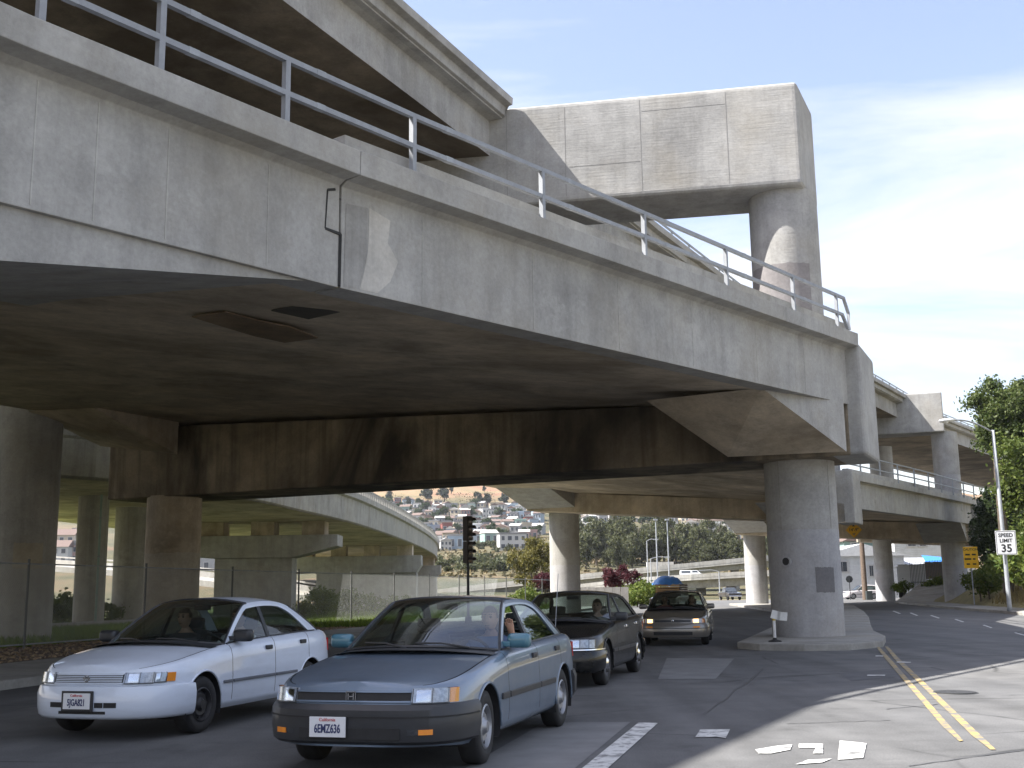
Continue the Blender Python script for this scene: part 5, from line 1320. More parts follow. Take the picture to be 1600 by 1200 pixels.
            if P.get('moulding'):
                xm0, xm1 = (d2 + .01, d1 - .01) if k == 0 else (max(d3, bx_ + ra + .05) + .01, d2 - .01)
                MB().box(((xm0 + xm1) / 2, s * (W * 1.004 + .006), P['moulding']), (xm1 - xm0, .024, P.get('mh', .055))).build('side_moulding', P.get('mould_mat', BPLAS), dr, bevel=.008)
        # B pillar
        bp_ = [[S(d2 - .036, zbelt(d2) + (ztop(d2) - zbelt(d2)) * t, s, -.004), S(d2 + .036, zbelt(d2) + (ztop(d2) - zbelt(d2)) * t, s, -.004)] for t in (0, .25, .5, .75, 1)]
        MB().grid(bp_).build('b_pillar', BPLAS, rt, solid=.03)
        # front wing and rear quarter moulding, sill
        if P.get('moulding'):
            MB().box(((d1 + ax - ra) / 2 , s * (W * 1.004 + .006), P['moulding']), (max(.05, (ax - ra - .04) - d1), .024, P.get('mh', .055))).build('side_moulding', P.get('mould_mat', BPLAS), rt, bevel=.008)
        # arch lips
        pts_ = []
        for q in range(25):
            a = -.25 + (math.pi + .5) * q / 24; pts_.append(a)
        for ac in (ax, bx_):
            MB().tube([(ac + ra * math.cos(a), s * wid(ac + ra * math.cos(a)) * 1.0, zw + ra * math.sin(a)) for a in pts_ if zw + ra * math.sin(a) > zbot(ac) + .02], .012, 6).build('arch_lip', paintm, rt, smooth=True)
    # roof, windscreen, rear window
    iA, iC = P.get('iA', 5), nO - 1 - P.get('iC', 5)
    iA = next(k for k in range(nO) if O[k][0] <= P['roof_x'][0] + 1e-6); iC = next(k for k in range(nO) if O[k][0] <= P['roof_x'][1] + 1e-6)
    def cross(k, bow, cr, n=14):
        x, z = O[k]; e_ = S(x, z, 1, -.004); return [Vector((x + bow * (1 - t * t), e_.y * t, z + cr * (1 - abs(t) ** 2.4))) for t in [-1 + 2 * q / n for q in range(n + 1)]]
    rc_ = P.get('roof_crown', .055)
    rows_ = [cross(k, cint(f, [(0, .10), (.5, 0), (1, -.10)]) , rc_) for k, f in [(k, (k - iA) / max(1, iC - iA)) for k in range(iA, iC + 1)]]
    smooth_by_angle(MB().grid(rows_).build('roof', P.get('roof_mat', paintm), rt), 60)
    def screen(kk, bows, crs, nm, mat):
        rws = []
        for q, k in enumerate(kk): f = q / (len(kk) - 1); rws.append(cross(k, bows[0] + (bows[1] - bows[0]) * f, crs[0] + (crs[1] - crs[0]) * f))
        rws = [[p_ * 1.0 for p_ in rw] for rw in rws]
        o = MB().grid(rws).build(nm, mat, rt, smooth=True)
        edge = MB()
        edge.tube(rws[-1], .014, 5); edge.tube(rws[0], .016, 5); edge.tube([rw[0] for rw in rws], .013, 5); edge.tube([rw[-1] for rw in rws], .013, 5); edge.build('seal', BPLAS, o); return o
    ws = screen(list(range(0, iA + 1)), (P.get('ws_bow', .24), .10), (.045, rc_), 'windscreen', GLASSW)
    screen(list(range(nO - 1, iC - 1, -1)), (-.22, -.10), (.04, rc_), 'rear_window', GLASS)
    # cowl and parcel shelf close the openings
    x0 = O[0][0]; e0_ = S(x0, O[0][1], 1)
    MB().grid([[Vector((x0 + P.get('ws_bow', .24) * (1 - t * t) + o_, e0_.y * t * 1.02, zbelt(x0) + crown * (1 - abs(t) ** 2.4) - .012 - d_)) for t in [-1 + q / 7 for q in range(15)]] for o_, d_ in ((-.05, 0), (.28, .01))]).build('cowl', BPLAS, rt)
    for (ya, yb) in ((.52, .02), (-.05, -.52)):     # wipers
        xw = lambda y: x0 + P.get('ws_bow', .24) * (1 - (y / e0_.y) ** 2); MB().tube([(xw(ya) + .03, ya, zbelt(x0) + .035), (xw((ya + yb) / 2), (ya + yb) / 2, zbelt(x0) + .075), (xw(yb) - .03, yb, zbelt(x0) + .075)], .009, 5).build('wiper', BPLAS, rt)
    # interior
    cab = MB().box(((x0 + ol[-1][0]) / 2, 0, .36), (x0 - ol[-1][0] + .2, W * 1.7, .12)).build('cabin_floor', DARKIN, rt)
    dash = MB().box((x0 - .12, 0, zbelt(x0) - .1), (.5, e0_.y * 1.9, .22)).build('dashboard', DARKIN, rt, bevel=.06)
    sh_ = MB().box((ol[-1][0] + .22, 0, zbelt(ol[-1][0]) - .06), (.5, W * 1.55, .05)).build('parcel_shelf', P.get('seat', SEAT), rt)
    sx = d2 + .10; seat = P.get('seat', SEAT)
    def seatobj(x, y, w, nm='seat', hr=True, dz=0.0):
        s1 = MB().box((x + .12, y, .50), (.52, w, .18)).build(nm, seat, rt, bevel=.06)
        MB().box((x - .2, y, .74 + dz), (.15, w * .95, .56), 0, Matrix.Rotation(-.24, 3, 'Y')).build('backrest', seat, s1, bevel=.06)
        if hr: MB().box((x - .28, y, 1.09), (.09, w * .50, .15), 0, Matrix.Rotation(-.2, 3, 'Y')).build('headrest', seat, s1, bevel=.04)
    seatobj(sx, .37, .5); seatobj(sx, -.37, .5); seatobj(d3 + .32 if P.get('wagon') is None else bx_ + .6, 0, W * 1.45, 'rear_bench', False, -.08)
    sw = MB(); cc_ = Vector((x0 - .38, .37, zbelt(x0) - .06)); tl = Matrix.Rotation(-1.1, 3, 'Y')
    sw.tube([cc_ + tl @ Vector((.18 * math.cos(a), .18 * math.sin(a), 0)) for a in [2 * math.pi * k / 24 for k in range(25)]], .016, 6); sw.tube([cc_ + tl @ Vector((0, -.17, 0)), cc_, cc_ + tl @ Vector((0, .17, 0))], .018, 6); sw.build('steering_wheel', DARKIN, rt)
    MB().box((O[iA][0] + .02, 0, O[iA][1] - .045), (.03, .22, .06)).build('rear_view_mirror', BPLAS, rt, bevel=.012)
    # --- wrap-around front and rear pieces
    def plan(ph, front=True, off=0.0, n_=None):
        n_ = nf if front else nr; c_, s_ = max(0, math.cos(ph)), math.sin(ph); lx = (xf - xcf) if front else (xcr - xr)
        x = lx * c_ ** (2 / n_); y = W * math.copysign(abs(s_) ** (2 / n_), s_); return x, y
    def plan_pt(ph, front, z, off):
        e_ = .01; a = plan(ph - e_, front); b = plan(ph + e_, front); t = Vector((b[0] - a[0], b[1] - a[1])); 
        if t.length < 1e-9: t = Vector((0, 1))
        t.normalize(); n_ = Vector((t.y, -t.x)); x, y = plan(ph, front)
        if n_.x * x + n_.y * y < 0: n_ = -n_
        x += n_.x * off; y += n_.y * off
        return Vector(warp(xcf + x if front else xcr - x, y, z))
    def wall(nm, p0, p1, z0, z1, off, mat, front=True, parent=rt, n=14, depth=.05, bev=0.0, z0b=None, z1b=None):
        rows_ = []
        for q in range(n + 1):
            f = q / n; ph = R_(p0 + (p1 - p0) * f); za = z0 + ((z0b if z0b is not None else z0) - z0) * f; zb_ = z1 + ((z1b if z1b is not None else z1) - z1) * f
            rows_.append([plan_pt(ph, front, za, off - depth), plan_pt(ph, front, za, off), plan_pt(ph, front, zb_, off), plan_pt(ph, front, zb_, off - depth)])
        k = 4; vs_ = [v for rw in rows_ for v in rw]; fs_ = []
        for i in range(n):
            for j in range(k): fs_.append((i * k + j, (i + 1) * k + j, (i + 1) * k + (j + 1) % k, i * k + (j + 1) % k))
        fs_ += [tuple(range(k)), tuple(range(n * k, n * k + k))]
        o = MB().add(vs_, fs_).build(nm, mat, parent, bevel=bev); return smooth_by_angle(o, 40)
    def bumper(front, prof, mat, lim=86):
        n = 44; rows_ = [[plan_pt(R_(-lim + 2 * lim * q / n), front, z, o_) for o_, z in prof] for q in range(n + 1)]
        k = len(prof); vs_ = [v for rw in rows_ for v in rw]
        fs_ = [(i * k + j, (i + 1) * k + j, (i + 1) * k + (j + 1) % k, i * k + (j + 1) % k) for i in range(n) for j in range(k)] + [tuple(range(k)), tuple(range(n * k, n * k + k))]
        return smooth_by_angle(MB().add(vs_, fs_).build('bumper', mat, rt), 38)
    fb = bumper(True, P['fprof'], trim, P.get('blim', 80)); rb = bumper(False, P['rprof'], trim, 80)
    P['front'](rt, wall, plan_pt, fb)
    for s in (1, -1):
        wall('tail_light', s * 30, s * 62, .70, .86, .012, REDL, front=False)
        # door mirrors
        mxx = P.get('mirror_x', ol[0][0] - .18); q = S(mxx, zbelt(mxx) + .04, s)
        mm = MB().box((mxx - .02, q.y + s * .145, zbelt(mxx) + .075), (.13, .22, .135)).build('door_mirror', P.get('mirror_mat', BPLAS), rt, bevel=.05, segs=3)
        smooth_by_angle(mm, 50)
        MB().box((mxx + .01, q.y + s * .02, zbelt(mxx) + .045), (.07, .10, .05)).build('mirror_stalk', P.get('mirror_mat', BPLAS), mm, bevel=.01)
        MB().box((mxx - .087, q.y + s * .145, zbelt(mxx) + .077), (.006, .18, .10)).build('mirror_glass', CHROME, mm)
    # wheels
    tw = P.get('tw', .19); rr2 = P.get('rim', r * .60)
    tyre = MB().lathe([(rr2 - .01, -tw / 2 + .015), (rr2 + .02, -tw / 2), (r - .05, -tw / 2 - .004), (r - .012, -tw / 2 + .012), (r, -tw / 2 + .04), (r, tw / 2 - .04), (r - .012, tw / 2 - .012), (r - .05, tw / 2 + .004), (rr2 + .02, tw / 2), (rr2 - .01, tw / 2 - .015)], (0, 0, 0), 40, 'y').mesh('tyre')
    st = P.get('wheel', 'steel')
    if st == 'cover': rp_ = [(rr2 + .004, tw / 2 - .004), (rr2 - .02, tw / 2 + .008), (rr2 * .7, tw / 2 + .0), (rr2 * .42, tw / 2 + .012), (rr2 * .28, tw / 2 + .03), (0, tw / 2 + .032)]
    else: rp_ = [(rr2 + .002, tw / 2 - .004), (rr2 - .012, tw / 2 + .004), (rr2 - .03, tw / 2 - .035), (rr2 * .82, tw / 2 - .05), (rr2 * .62, tw / 2 - .02), (rr2 * .42, tw / 2 - .024), (rr2 * .3, tw / 2 - .005), (rr2 * .26, tw / 2 + .012), (0, tw / 2 + .014)]
    rim = MB().lathe(rp_, (0, 0, 0), 40, 'y').mesh('rim')
    holes = MB(); nh = P.get('nh', 8)
    for k in range(nh):
        a = 2 * math.pi * k / nh; rad = rr2 * (.74 if st != 'cover' else .62); hw = rr2 * (.11 if st == 'steel' else .17)
        yy = tw / 2 + (-.036 if st != 'cover' else .0045)
        holes.lathe([(0, .006), (hw, .006), (hw, -.01)], (rad * math.cos(a), yy, rad * math.sin(a)), 10, 'y')
    holes = holes.mesh('vent_hole')
    for xw_ in (ax, bx_):
        for s in (1, -1):
            wl_ = obj('wheel', tyre, BLACK, rt, True); wl_.location = (xw_, s * (W - tw / 2 - .025), r)
            if s < 0: wl_.rotation_euler = (0, 0, math.pi)
            if xw_ == ax and P.get('steer'): wl_.rotation_euler = (0, 0, wl_.rotation_euler[2] + P['steer'])
            rm = obj('rim', rim, P.get('rim_mat', RIM), wl_); smooth_by_angle(rm, 40) if s == 1 and xw_ == ax else None
            obj('vent_holes', holes, BLACK, rm)
    return rt
def plate(rt, plan_pt, y, z, off, num, w=.31, h=.155, x=None):
    p = x if x is not None else plan_pt(0, True, z, off)
    pl = MB().box((p.x, y, z), (.012, w, h)).build('license_plate', PLATE, rt, bevel=.004)
    rot = (math.pi / 2, 0, math.pi / 2)
    letter(num, .092, INK, pl, (p.x + .008, y, z - .015), rot, bold=.002, xs=.62)
    letter('California', .036, INKR, pl, (p.x + .008, y, z + .055), rot)
    return pl
def headlamp(wall, rt, p0, p1, z0, z1, off, z0b=None, z1b=None, on=None):
    rf = wall('headlight', p0, p1, z0, z1, off - .006, on or REFL, depth=.05, z0b=z0b, z1b=z1b)
    wall('lens', p0, p1, z0, z1, off + .006, LENS, parent=rf, depth=.008, z0b=z0b, z1b=z1b)
    d_ = p1 - p0; h_ = z1 - z0; zz0, zz1 = z0 + .1 * h_, z1 - .1 * h_
    wall('lamp_bowl', p0 + d_ * .10, p0 + d_ * .46, zz0, zz1, off - .003, CHROME, parent=rf, depth=.02, bev=.004)
    wall('lamp_bowl', p0 + d_ * .54, p0 + d_ * .93, zz0, zz1, off - .003, REFL, parent=rf, depth=.02, bev=.004)
    for k_ in (.02, .5, .97): wall('lamp_rib', p0 + d_ * (k_ - .012), p0 + d_ * (k_ + .012), z0, z1, off - .002, BPLAS, parent=rf, depth=.02, n=2)
    wall('lamp_rib', p0, p1, z0, z0 + .008, off + .008, BPLAS, parent=rf, depth=.02)
    return rf

# person seated in a car
def person(label, loc, rotz, shirt, parent_car=None, pose='wheel', hair=HAIR, scale=1.0):
    o = local_root('person', label, 'person', loc, rotz); o.scale = (scale,) * 3
    J = {'pel': (0, 0, .10), 'sp': (-.06, 0, .30), 'ch': (-.10, 0, .50), 'nk': (-.10, 0, .60), 'hd': (-.075, 0, .68)}
    vs_ = [J['pel'], J['sp'], J['ch'], J['nk'], J['hd']]; es_ = [(0, 1), (1, 2), (2, 3), (3, 4)]; rad = [.15, .14, .155, .06, .055]
    def chain(start, pts, rr_):
        pv = start
        for p, q in zip(pts, rr_): vs_.append(p); rad.append(q); es_.append((pv, len(vs_) - 1)); pv = len(vs_) - 1
        return pv
    for s in (1, -1):
        chain(0, [(.18, s * .11, .09), (.42, s * .13, .14), (.55, s * .13, -.12), (.62, s * .13, -.22)], [.085, .07, .05, .04])
        if pose == 'pillar' and s == 1: el, wr, hand = (.02, .33, .42), (.20, .30, .62), (.24, .30, .70)
        else: el, wr, hand = (.10, s * .26, .28), (.32, s * .17, .40), (.38, s * .15, .43)
        h0 = chain(2, [(-.10, s * .19, .50), el, wr, hand], [.075, .05, .036, .035])
        hv = Vector(vs_[h0]); fw = (Vector(hand) - Vector(wr)).normalized()
        for k in range(5):
            sd = Vector((0, (k - 1.8) * .019, 0)) if k < 4 else Vector((0, -s * .045, -.02)); ln = (.06, .07, .068, .055, .045)[k]
            chain(h0, [tuple(hv + fw * .03 + sd), tuple(hv + fw * (.03 + ln * .6) + sd), tuple(hv + fw * (.03 + ln) + sd - Vector((0, 0, .025)))], [.011, .0095, .008])
    me = bpy.data.meshes.new('body'); me.from_pydata(vs_, es_, [])
    t = bpy.data.objects.new('tmp', me); col.objects.link(t)
    bm = bmesh.new(); bm.from_mesh(me); ly = bm.verts.layers.skin.verify(); bm.verts.ensure_lookup_table()
    for v, q in zip(bm.verts, rad): v[ly].radius = (q, q); v[ly].use_root = (v.index == 0)
    bm.to_mesh(me); bm.free()
    t.modifiers.new('skin', 'SKIN'); sb_ = t.modifiers.new('sub', 'SUBSURF'); sb_.levels = 1
    ev = t.evaluated_get(bpy.context.evaluated_depsgraph_get()); m2 = bpy.data.meshes.new_from_object(ev); bpy.data.objects.remove(t)
    bm = bmesh.new(); bm.from_mesh(m2)
    # widen the torso
    for v in bm.verts:
        if abs(v.co.y) < .2 and v.co.x < .08 and .0 < v.co.z < .56: v.co.y *= 1.22; 
    hc = Vector((-.06, 0, .76))
    r_ = bmesh.ops.create_uvsphere(bm, u_segments=20, v_segments=14, radius=1.0)
    for v in r_['verts']:
        c = v.co.copy(); x, y, z = c.x * .098, c.y * .076, c.z * .118
        if c.x > 0.2 and c.z < 0: y *= 1 - .22 * -c.z; x *= 1.02
        if c.x > .8 and -.35 < c.z < .15 and abs(c.y) < .28: x += .022 * (1 - abs(c.y) / .28)       # nose
        if c.x > .6 and .05 < c.z < .3 and .2 < abs(c.y) < .6: x -= .010                            # eye sockets
        if c.x > .7 and -.62 < c.z < -.45 and abs(c.y) < .4: x += .006                              # lips
        v.co = hc + Vector((x, y, z))
    for s in (1, -1):
        q = bmesh.ops.create_uvsphere(bm, u_segments=8, v_segments=6, radius=1.0)
        for v in q['verts']: v.co = hc + Vector((-.005 + v.co.x * .018, s * .077 + v.co.y * .010, -.005 + v.co.z * .03))
    bm.to_mesh(m2); bm.free(); m2.materials.clear()
    ob = obj('body', m2, SKIN, o, True)
    # shirt: the torso and sleeve part of the body pushed outwards
    bm = bmesh.new(); bm.from_mesh(m2); bm.normal_update()
    for v in bm.verts: v.co += v.normal * .012
    kill = [f for f in bm.faces if not ((f.calc_center_median().z < .575 and f.calc_center_median().x < .17) or (f.calc_center_median().x >= .17 and f.calc_center_median().z < .22))]
    bmesh.ops.delete(bm, geom=kill, context='FACES'); m3 = bpy.data.meshes.new('clothes'); bm.to_mesh(m3); bm.free(); m3.materials.clear()
    obj('clothes', m3, shirt, o, True)
    hb_ = bmesh.new(); bmesh.ops.create_uvsphere(hb_, u_segments=20, v_segments=14, radius=1.0)
    kill = [v for v in hb_.verts if (v.co.x > .42 and v.co.z < .30) or (v.co.x > .1 and v.co.z < -.1) or v.co.z < -.55]
    for v in hb_.verts: v.co = hc + Vector((v.co.x * .108 - .006, v.co.y * .086, v.co.z * .127 + .006))
    bmesh.ops.delete(hb_, geom=kill, context='VERTS'); m4 = bpy.data.meshes.new('hair'); hb_.to_mesh(m4); hb_.free()
    obj('hair', m4, hair, o, True)
    ey = MB()
    for s in (1, -1):
        ey.lathe([(0, .004), (.011, .002), (.014, -.004)], (hc.x + .088, hc.y + s * .031, hc.z + .018), 10, 'x'); ey.box((hc.x + .09, hc.y + s * .032, hc.z + .042), (.012, .034, .008))
    ey.box((hc.x + .094, hc.y, hc.z - .062), (.008, .044, .006)); ey.build('eyes_and_brows', HAIR, o)
    return o
def in_car(car, lx, ly, lz): return car.matrix_basis @ Vector((lx, ly, lz))

FWD = Vector((-.275, -.96, 0)).normalized(); LEFT = Vector((-FWD.y, FWD.x, 0))
def car_at(fl, P, d=0.0):            # from the contact point of the front wheel on the car's left side
    ax = P['L'] / 2 - P['fo']; q = Vector((fl[0], fl[1], 0)) - LEFT * (P['W'] / 2 - .10) - FWD * ax + FWD * d; return (q.x, q.y, 0.0)
RPROF = [(-.08, .26), (0.0, .28), (.035, .34), (.04, .50), (.02, .56), (-.08, .58)]
# --- blue-grey sedan
def front_accord(rt, wall, pp, fb):
    wall('grille', -21, 21, .588, .655, .012, BLACK, depth=.05)
    g_ = wall('grille_bar', -21, 21, .652, .664, .022, P_A['paint'], depth=.03); wall('grille_bar', -21, 21, .578, .590, .022, P_A['paint'], depth=.03)
    e = pp(0, True, .622, .028); em = MB(); [em.box((e.x, y_, .622 + z_), (.008, a_, b_)) for y_, z_, a_, b_ in ((.022, 0, .010, .05), (-.022, 0, .010, .05), (0, 0, .04, .010), (0, .036, .085, .007), (0, -.036, .085, .007), (.04, 0, .007, .075), (-.04, 0, .007, .075))]; em.build('emblem', CHROME, rt)
    for s in (1, -1):
        headlamp(wall, rt, s * 21.5, s * 50, .565, .680, .014, None, .678)
        wall('turn_signal', s * 50.8, s * 60, .568, .678, .012, LENS); wall('corner_lamp', s * 50.8, s * 60, .568, .678, .002, AMBER)
        wall('fog_lamp', s * 20, s * 26, .335, .375, .052, LENS, depth=.02, parent=fb); wall('bumper_lamp', s * 26.5, s * 36, .335, .375, .050, AMBER, depth=.02, parent=fb)
    wall('air_intake', -16, 16, .30, .385, .049, BLACK, depth=.02, parent=fb)
    wall('bumper_groove', -78, 78, .462, .474, .052, BLACK, depth=.02, parent=fb)
    plate(rt, pp, -.16, .395, .075, '6EMZ636')
P_A = dict(L=4.69, W=1.72, H=1.37, wb=2.72, fo=.93, r=.305, paint=paint('blue_grey_paint', (.15, .20, .27), .35, .36), bumper_mat=simple('charcoal_bumper', (.022, .024, .028), .5, 0, .15, 8, coat=.15),
    shoulder=[(-2.345, .93), (-1.7, .955), (-.4, .925), (.72, .895), (1.1, .855), (1.7, .775), (2.2, .70), (2.345, .685)], cowl_x=.97, deck_x=-1.72, doors=(.80, -.28, -1.20), hood_in=.02,
    roofline=[(.74, .9), (.45, 1.10), (.10, 1.30), (-.05, 1.335), (-.40, 1.35), (-.75, 1.34), (-1.02, 1.30), (-1.30, 1.15), (-1.58, .96)], roof_x=(-.0, -1.02), moulding=.52, steer=.06, open_window=True,
    fprof=[(-.08, .24), (0.0, .255), (.03, .28), (.045, .38), (.045, .52), (.02, .56), (-.08, .562)], rprof=RPROF, front=front_accord, wheel='steel', rim_mat=RIM, nh=10, mirror_mat=paint('teal_mirror_paint', (.05, .16, .22), .3, .4), lean=.30, nf=3.6, roof_crown=.045)
acc = make_car('sedan', 'blue-grey older sedan with teal mirrors and black bumper stopped in the lane', 'car', P_A, car_at((-.33, 10.02), P_A), FWD)
# --- white sedan
def front_sentra(rt, wall, pp, fb):
    gr = wall('grille', -19, 19, .575, .655, .010, BPLAS, depth=.05)
    for k in range(5): wall('grille_slat', -18.5, 18.5, .582 + .0165 * k, .590 + .0165 * k, .020, P_S['paint'], depth=.03, parent=gr)
    wall('grille_surround', -19.5, 19.5, .655, .668, .022, P_S['paint'], depth=.04); wall('grille_surround', -19.5, 19.5, .562, .574, .022, P_S['paint'], depth=.04)
    e = pp(0, True, .615, .026); MB().lathe([(.026, -.004), (.034, 0), (.034, .006), (.026, .006)], (e.x, 0, .615), 20, 'x').build('emblem', CHROME, rt); MB().box((e.x + .004, 0, .615), (.006, .085, .014)).build('emblem_bar', CHROME, rt)
    for s in (1, -1):
        headlamp(wall, rt, s * 20, s * 43, .562, .672, .014, .568, .668); headlamp(wall, rt, s * 43.6, s * 54, .568, .668, .013, .576, .664)
        wall('turn_signal', s * 54.4, s * 62, .574, .662, .012, AMBER)
    wall('air_intake', -19, 17, .335, .385, .050, BLACK, depth=.02, parent=fb); wall('air_intake', -12, 10, .272, .300, .040, BLACK, depth=.02, parent=fb)
    for y_ in (-9, -4, 4, 9): wall('intake_bar', y_ - .08, y_ + .08, .335, .385, .055, P_S['paint'], depth=.02, parent=fb)
    MB().box((pp(0, True, .42, .06).x, -.05, .40), (.014, .37, .20)).build('plate_frame', BPLAS, rt, bevel=.01)
    plate(rt, pp, -.05, .40, .072, '5JGA821')
P_S = dict(L=4.34, W=1.69, H=1.385, wb=2.535, fo=.86, r=.295, paint=paint('white_car_paint', (.64, .70, .80), 0, .35, .8),
    shoulder=[(-2.17, .90), (-1.7, .965), (-1.0, .955), (-.2, .93), (.62, .90), (1.0, .865), (1.5, .80), (1.95, .725), (2.17, .68)], cowl_x=.95, deck_x=-1.66, doors=(.74, -.26, -1.16), hood_in=.03,
    roofline=[(.78, .9), (.45, 1.12), (.12, 1.30), (-.05, 1.335), (-.40, 1.355), (-.75, 1.34), (-1.02, 1.28), (-1.32, 1.13), (-1.58, .97)], roof_x=(0.02, -1.0), moulding=.50, mh=.032, mould_mat=simple('dark_grey_strip', (.12, .13, .15), .6), steer=-.05, cpillar=.17,
    fprof=[(-.08, .21), (0.0, .22), (.03, .25), (.044, .33), (.048, .46), (.03, .535), (-.05, .560), (-.09, .55)], rprof=RPROF, front=front_sentra, wheel='steel', rim_mat=simple('black_steel_wheel', (.035, .035, .037), .5, .3), nh=8, lean=.28, nf=2.9, crown=.07)
sen = make_car('sedan', 'white compact sedan with black wheels waiting beside the blue-grey sedan', 'car', P_S, car_at((-3.40, 12.50), P_S), FWD)
# --- black sedan
def front_black(rt, wall, pp, fb):
    g_ = wall('grille', -15, 15, .56, .70, .016, BPLAS, depth=.05); wall('grille_frame', -15.5, 15.5, .70, .715, .026, CHROME, depth=.04)
    for k in range(6): wall('grille_slat', -14, 14, .572 + .022 * k, .578 + .022 * k, .024, CHROME, depth=.02, parent=g_)
    for s in (1, -1):
        headlamp(wall, rt, s * 17, s * 46, .58, .71, .016); wall('turn_signal', s * 46.6, s * 58, .585, .705, .012, LENS); wall('corner_reflector', s * 46.6, s * 58, .585, .705, .002, REFL)
    wall('bumper_chrome', -78, 78, .555, .572, .05, CHROME, depth=.03, parent=fb); wall('air_intake', -26, 26, .29, .38, .05, BLACK, depth=.02, parent=fb)
    plate(rt, pp, -.02, .43, .075, '4KXR592')
P_B = dict(L=4.85, W=1.80, H=1.40, wb=2.80, fo=.93, r=.325, paint=paint('black_car_paint', (.008, .009, .010), 0, .20, .22),
    shoulder=[(-2.425, .95), (-1.8, .98), (-.4, .95), (.68, .925), (1.1, .885), (1.7, .81), (2.2, .74), (2.425, .715)], cowl_x=.93, deck_x=-1.82, doors=(.76, -.33, -1.28), hood_in=.02,
    roofline=[(.70, .92), (.38, 1.14), (.05, 1.32), (-.12, 1.36), (-.5, 1.378), (-.9, 1.36), (-1.16, 1.31), (-1.46, 1.15), (-1.72, .985)], roof_x=(-.05, -1.14), moulding=.50, mould_mat=P_A['bumper_mat'],
    fprof=[(-.08, .23), (0.0, .245), (.03, .28), (.046, .38), (.046, .52), (.02, .565), (-.08, .568)], rprof=RPROF, front=front_black, wheel='cover', rim_mat=CHROME, nh=6, seat=SEATB, lean=.25, nf=3.8, handle_mat=CHROME)
MAT['black_car_paint'].node_tree.nodes['Principled BSDF'].inputs['Specular IOR Level'].default_value = 0.3
blk = make_car('sedan', 'black sedan with bright chrome wheels queued behind the blue-grey sedan', 'car', P_B, car_at((1.33, 18.05), P_B), FWD)
# --- silver-brown sedan with headlights on
BEAM = emit('lit_headlamp', (1.0, .52, .15), 2.2)
def front_camry(rt, wall, pp, fb):
    wall('grille', -20, 20, .605, .655, .014, BPLAS, depth=.05); e = pp(0, True, .632, .026); MB().lathe([(.02, 0), (.03, .004), (.02, .006)], (e.x, 0, .632), 16, 'x').build('emblem', CHROME, rt)
    for s in (1, -1):
        rf = wall('headlight', s * 22, s * 46, .578, .685, .012, REFL); wall('lit_bulb', s * 25, s * 37, .588, .675, .020, BEAM, depth=.02, parent=rf, bev=.006)
        wall('turn_signal', s * 46.5, s * 58, .582, .68, .012, LENS); wall('corner_lamp', s * 46.5, s * 58, .582, .68, .002, AMBER); wall('bumper_lamp', s * 24, s * 38, .46, .50, .052, AMBER, depth=.02, parent=fb)
    wall('air_intake', -22, 22, .28, .36, .05, BLACK, depth=.02, parent=fb); wall('bumper_strip', -78, 78, .435, .452, .053, BPLAS, depth=.02, parent=fb)
P_C = dict(P_A, L=4.77, W=1.77, wb=2.62, fo=.95, r=.31, paint=paint('taupe_metallic_paint', (.21, .195, .175), .45, .34), bumper_mat=None, front=front_camry, wheel='cover', rim_mat=RIM, nh=7, mirror_mat=paint('taupe_mirror', (.15, .14, .13), .4, .35), open_window=False, nf=3.2, lean=.3)
P_C['bumper_mat'] = P_C['paint']; P_C['fprof'] = [(-.08, .21), (0.0, .22), (.03, .26), (.046, .36), (.046, .52), (.02, .57), (-.08, .572)]
cmr = make_car('sedan', 'taupe sedan with its headlights on, last in the queue of sedans', 'car', P_C, car_at((4.87, 30.6), P_C), Vector((-.20, -.98, 0)).normalized())
# radio aerial on the blue-grey sedan's rear wing
q = in_car(acc, -1.66, .66, .95); ae = root('car_aerial', 'thin raked radio aerial on the rear wing of the blue-grey sedan', 'aerial', tuple(q)) if False else None
MB().tube([(-1.66, .68, .94), (-1.95, .66, 1.62)], .004, 6).build('aerial', STEEL, acc); MB().lathe([(.02, 0), (.016, .03), (0, .035)], (-1.66, .68, .94), 10).build('aerial_base', BPLAS, acc)
# --- parked suv
def front_suv(rt, wall, pp, fb):
    wall('grille', -20, 20, .75, .86, .014, BPLAS); [headlamp(wall, rt, s * 22, s * 52, .74, .87, .014) for s in (1, -1)]
P_V = dict(L=4.45, W=1.78, H=1.68, wb=2.62, fo=.88, r=.34, paint=paint('pearl_white_paint', (.58, .55, .56), .1, .35),
    shoulder=[(-2.22, 1.06), (-1.0, 1.07), (.6, 1.05), (1.0, 1.01), (1.8, .93), (2.22, .88)], cowl_x=1.0, deck_x=-2.1, doors=(.80, -.15, -1.0), wagon=1,
    roofline=[(.86, 1.05), (.5, 1.32), (.2, 1.55), (0, 1.61), (-.6, 1.655), (-1.3, 1.63), (-1.75, 1.58), (-1.95, 1.4), (-2.1, 1.07)], roof_x=(.1, -1.75), moulding=.6, mould_mat=BPLAS,
    fprof=[(-.08, .3), (0, .3), (.045, .42), (.045, .62), (-.08, .66)], rprof=RPROF, front=front_suv, wheel='cover', nh=6, rim=.22, lean=.2)
vq = at_z(1340, 936, 0.0)
suv = make_car('suv', 'pearl white suv parked in the sun beside the utility pole and white house', 'car', P_V, (vq.x, vq.y - 1.5, 0), Vector((-1, -.12, 0)).normalized())
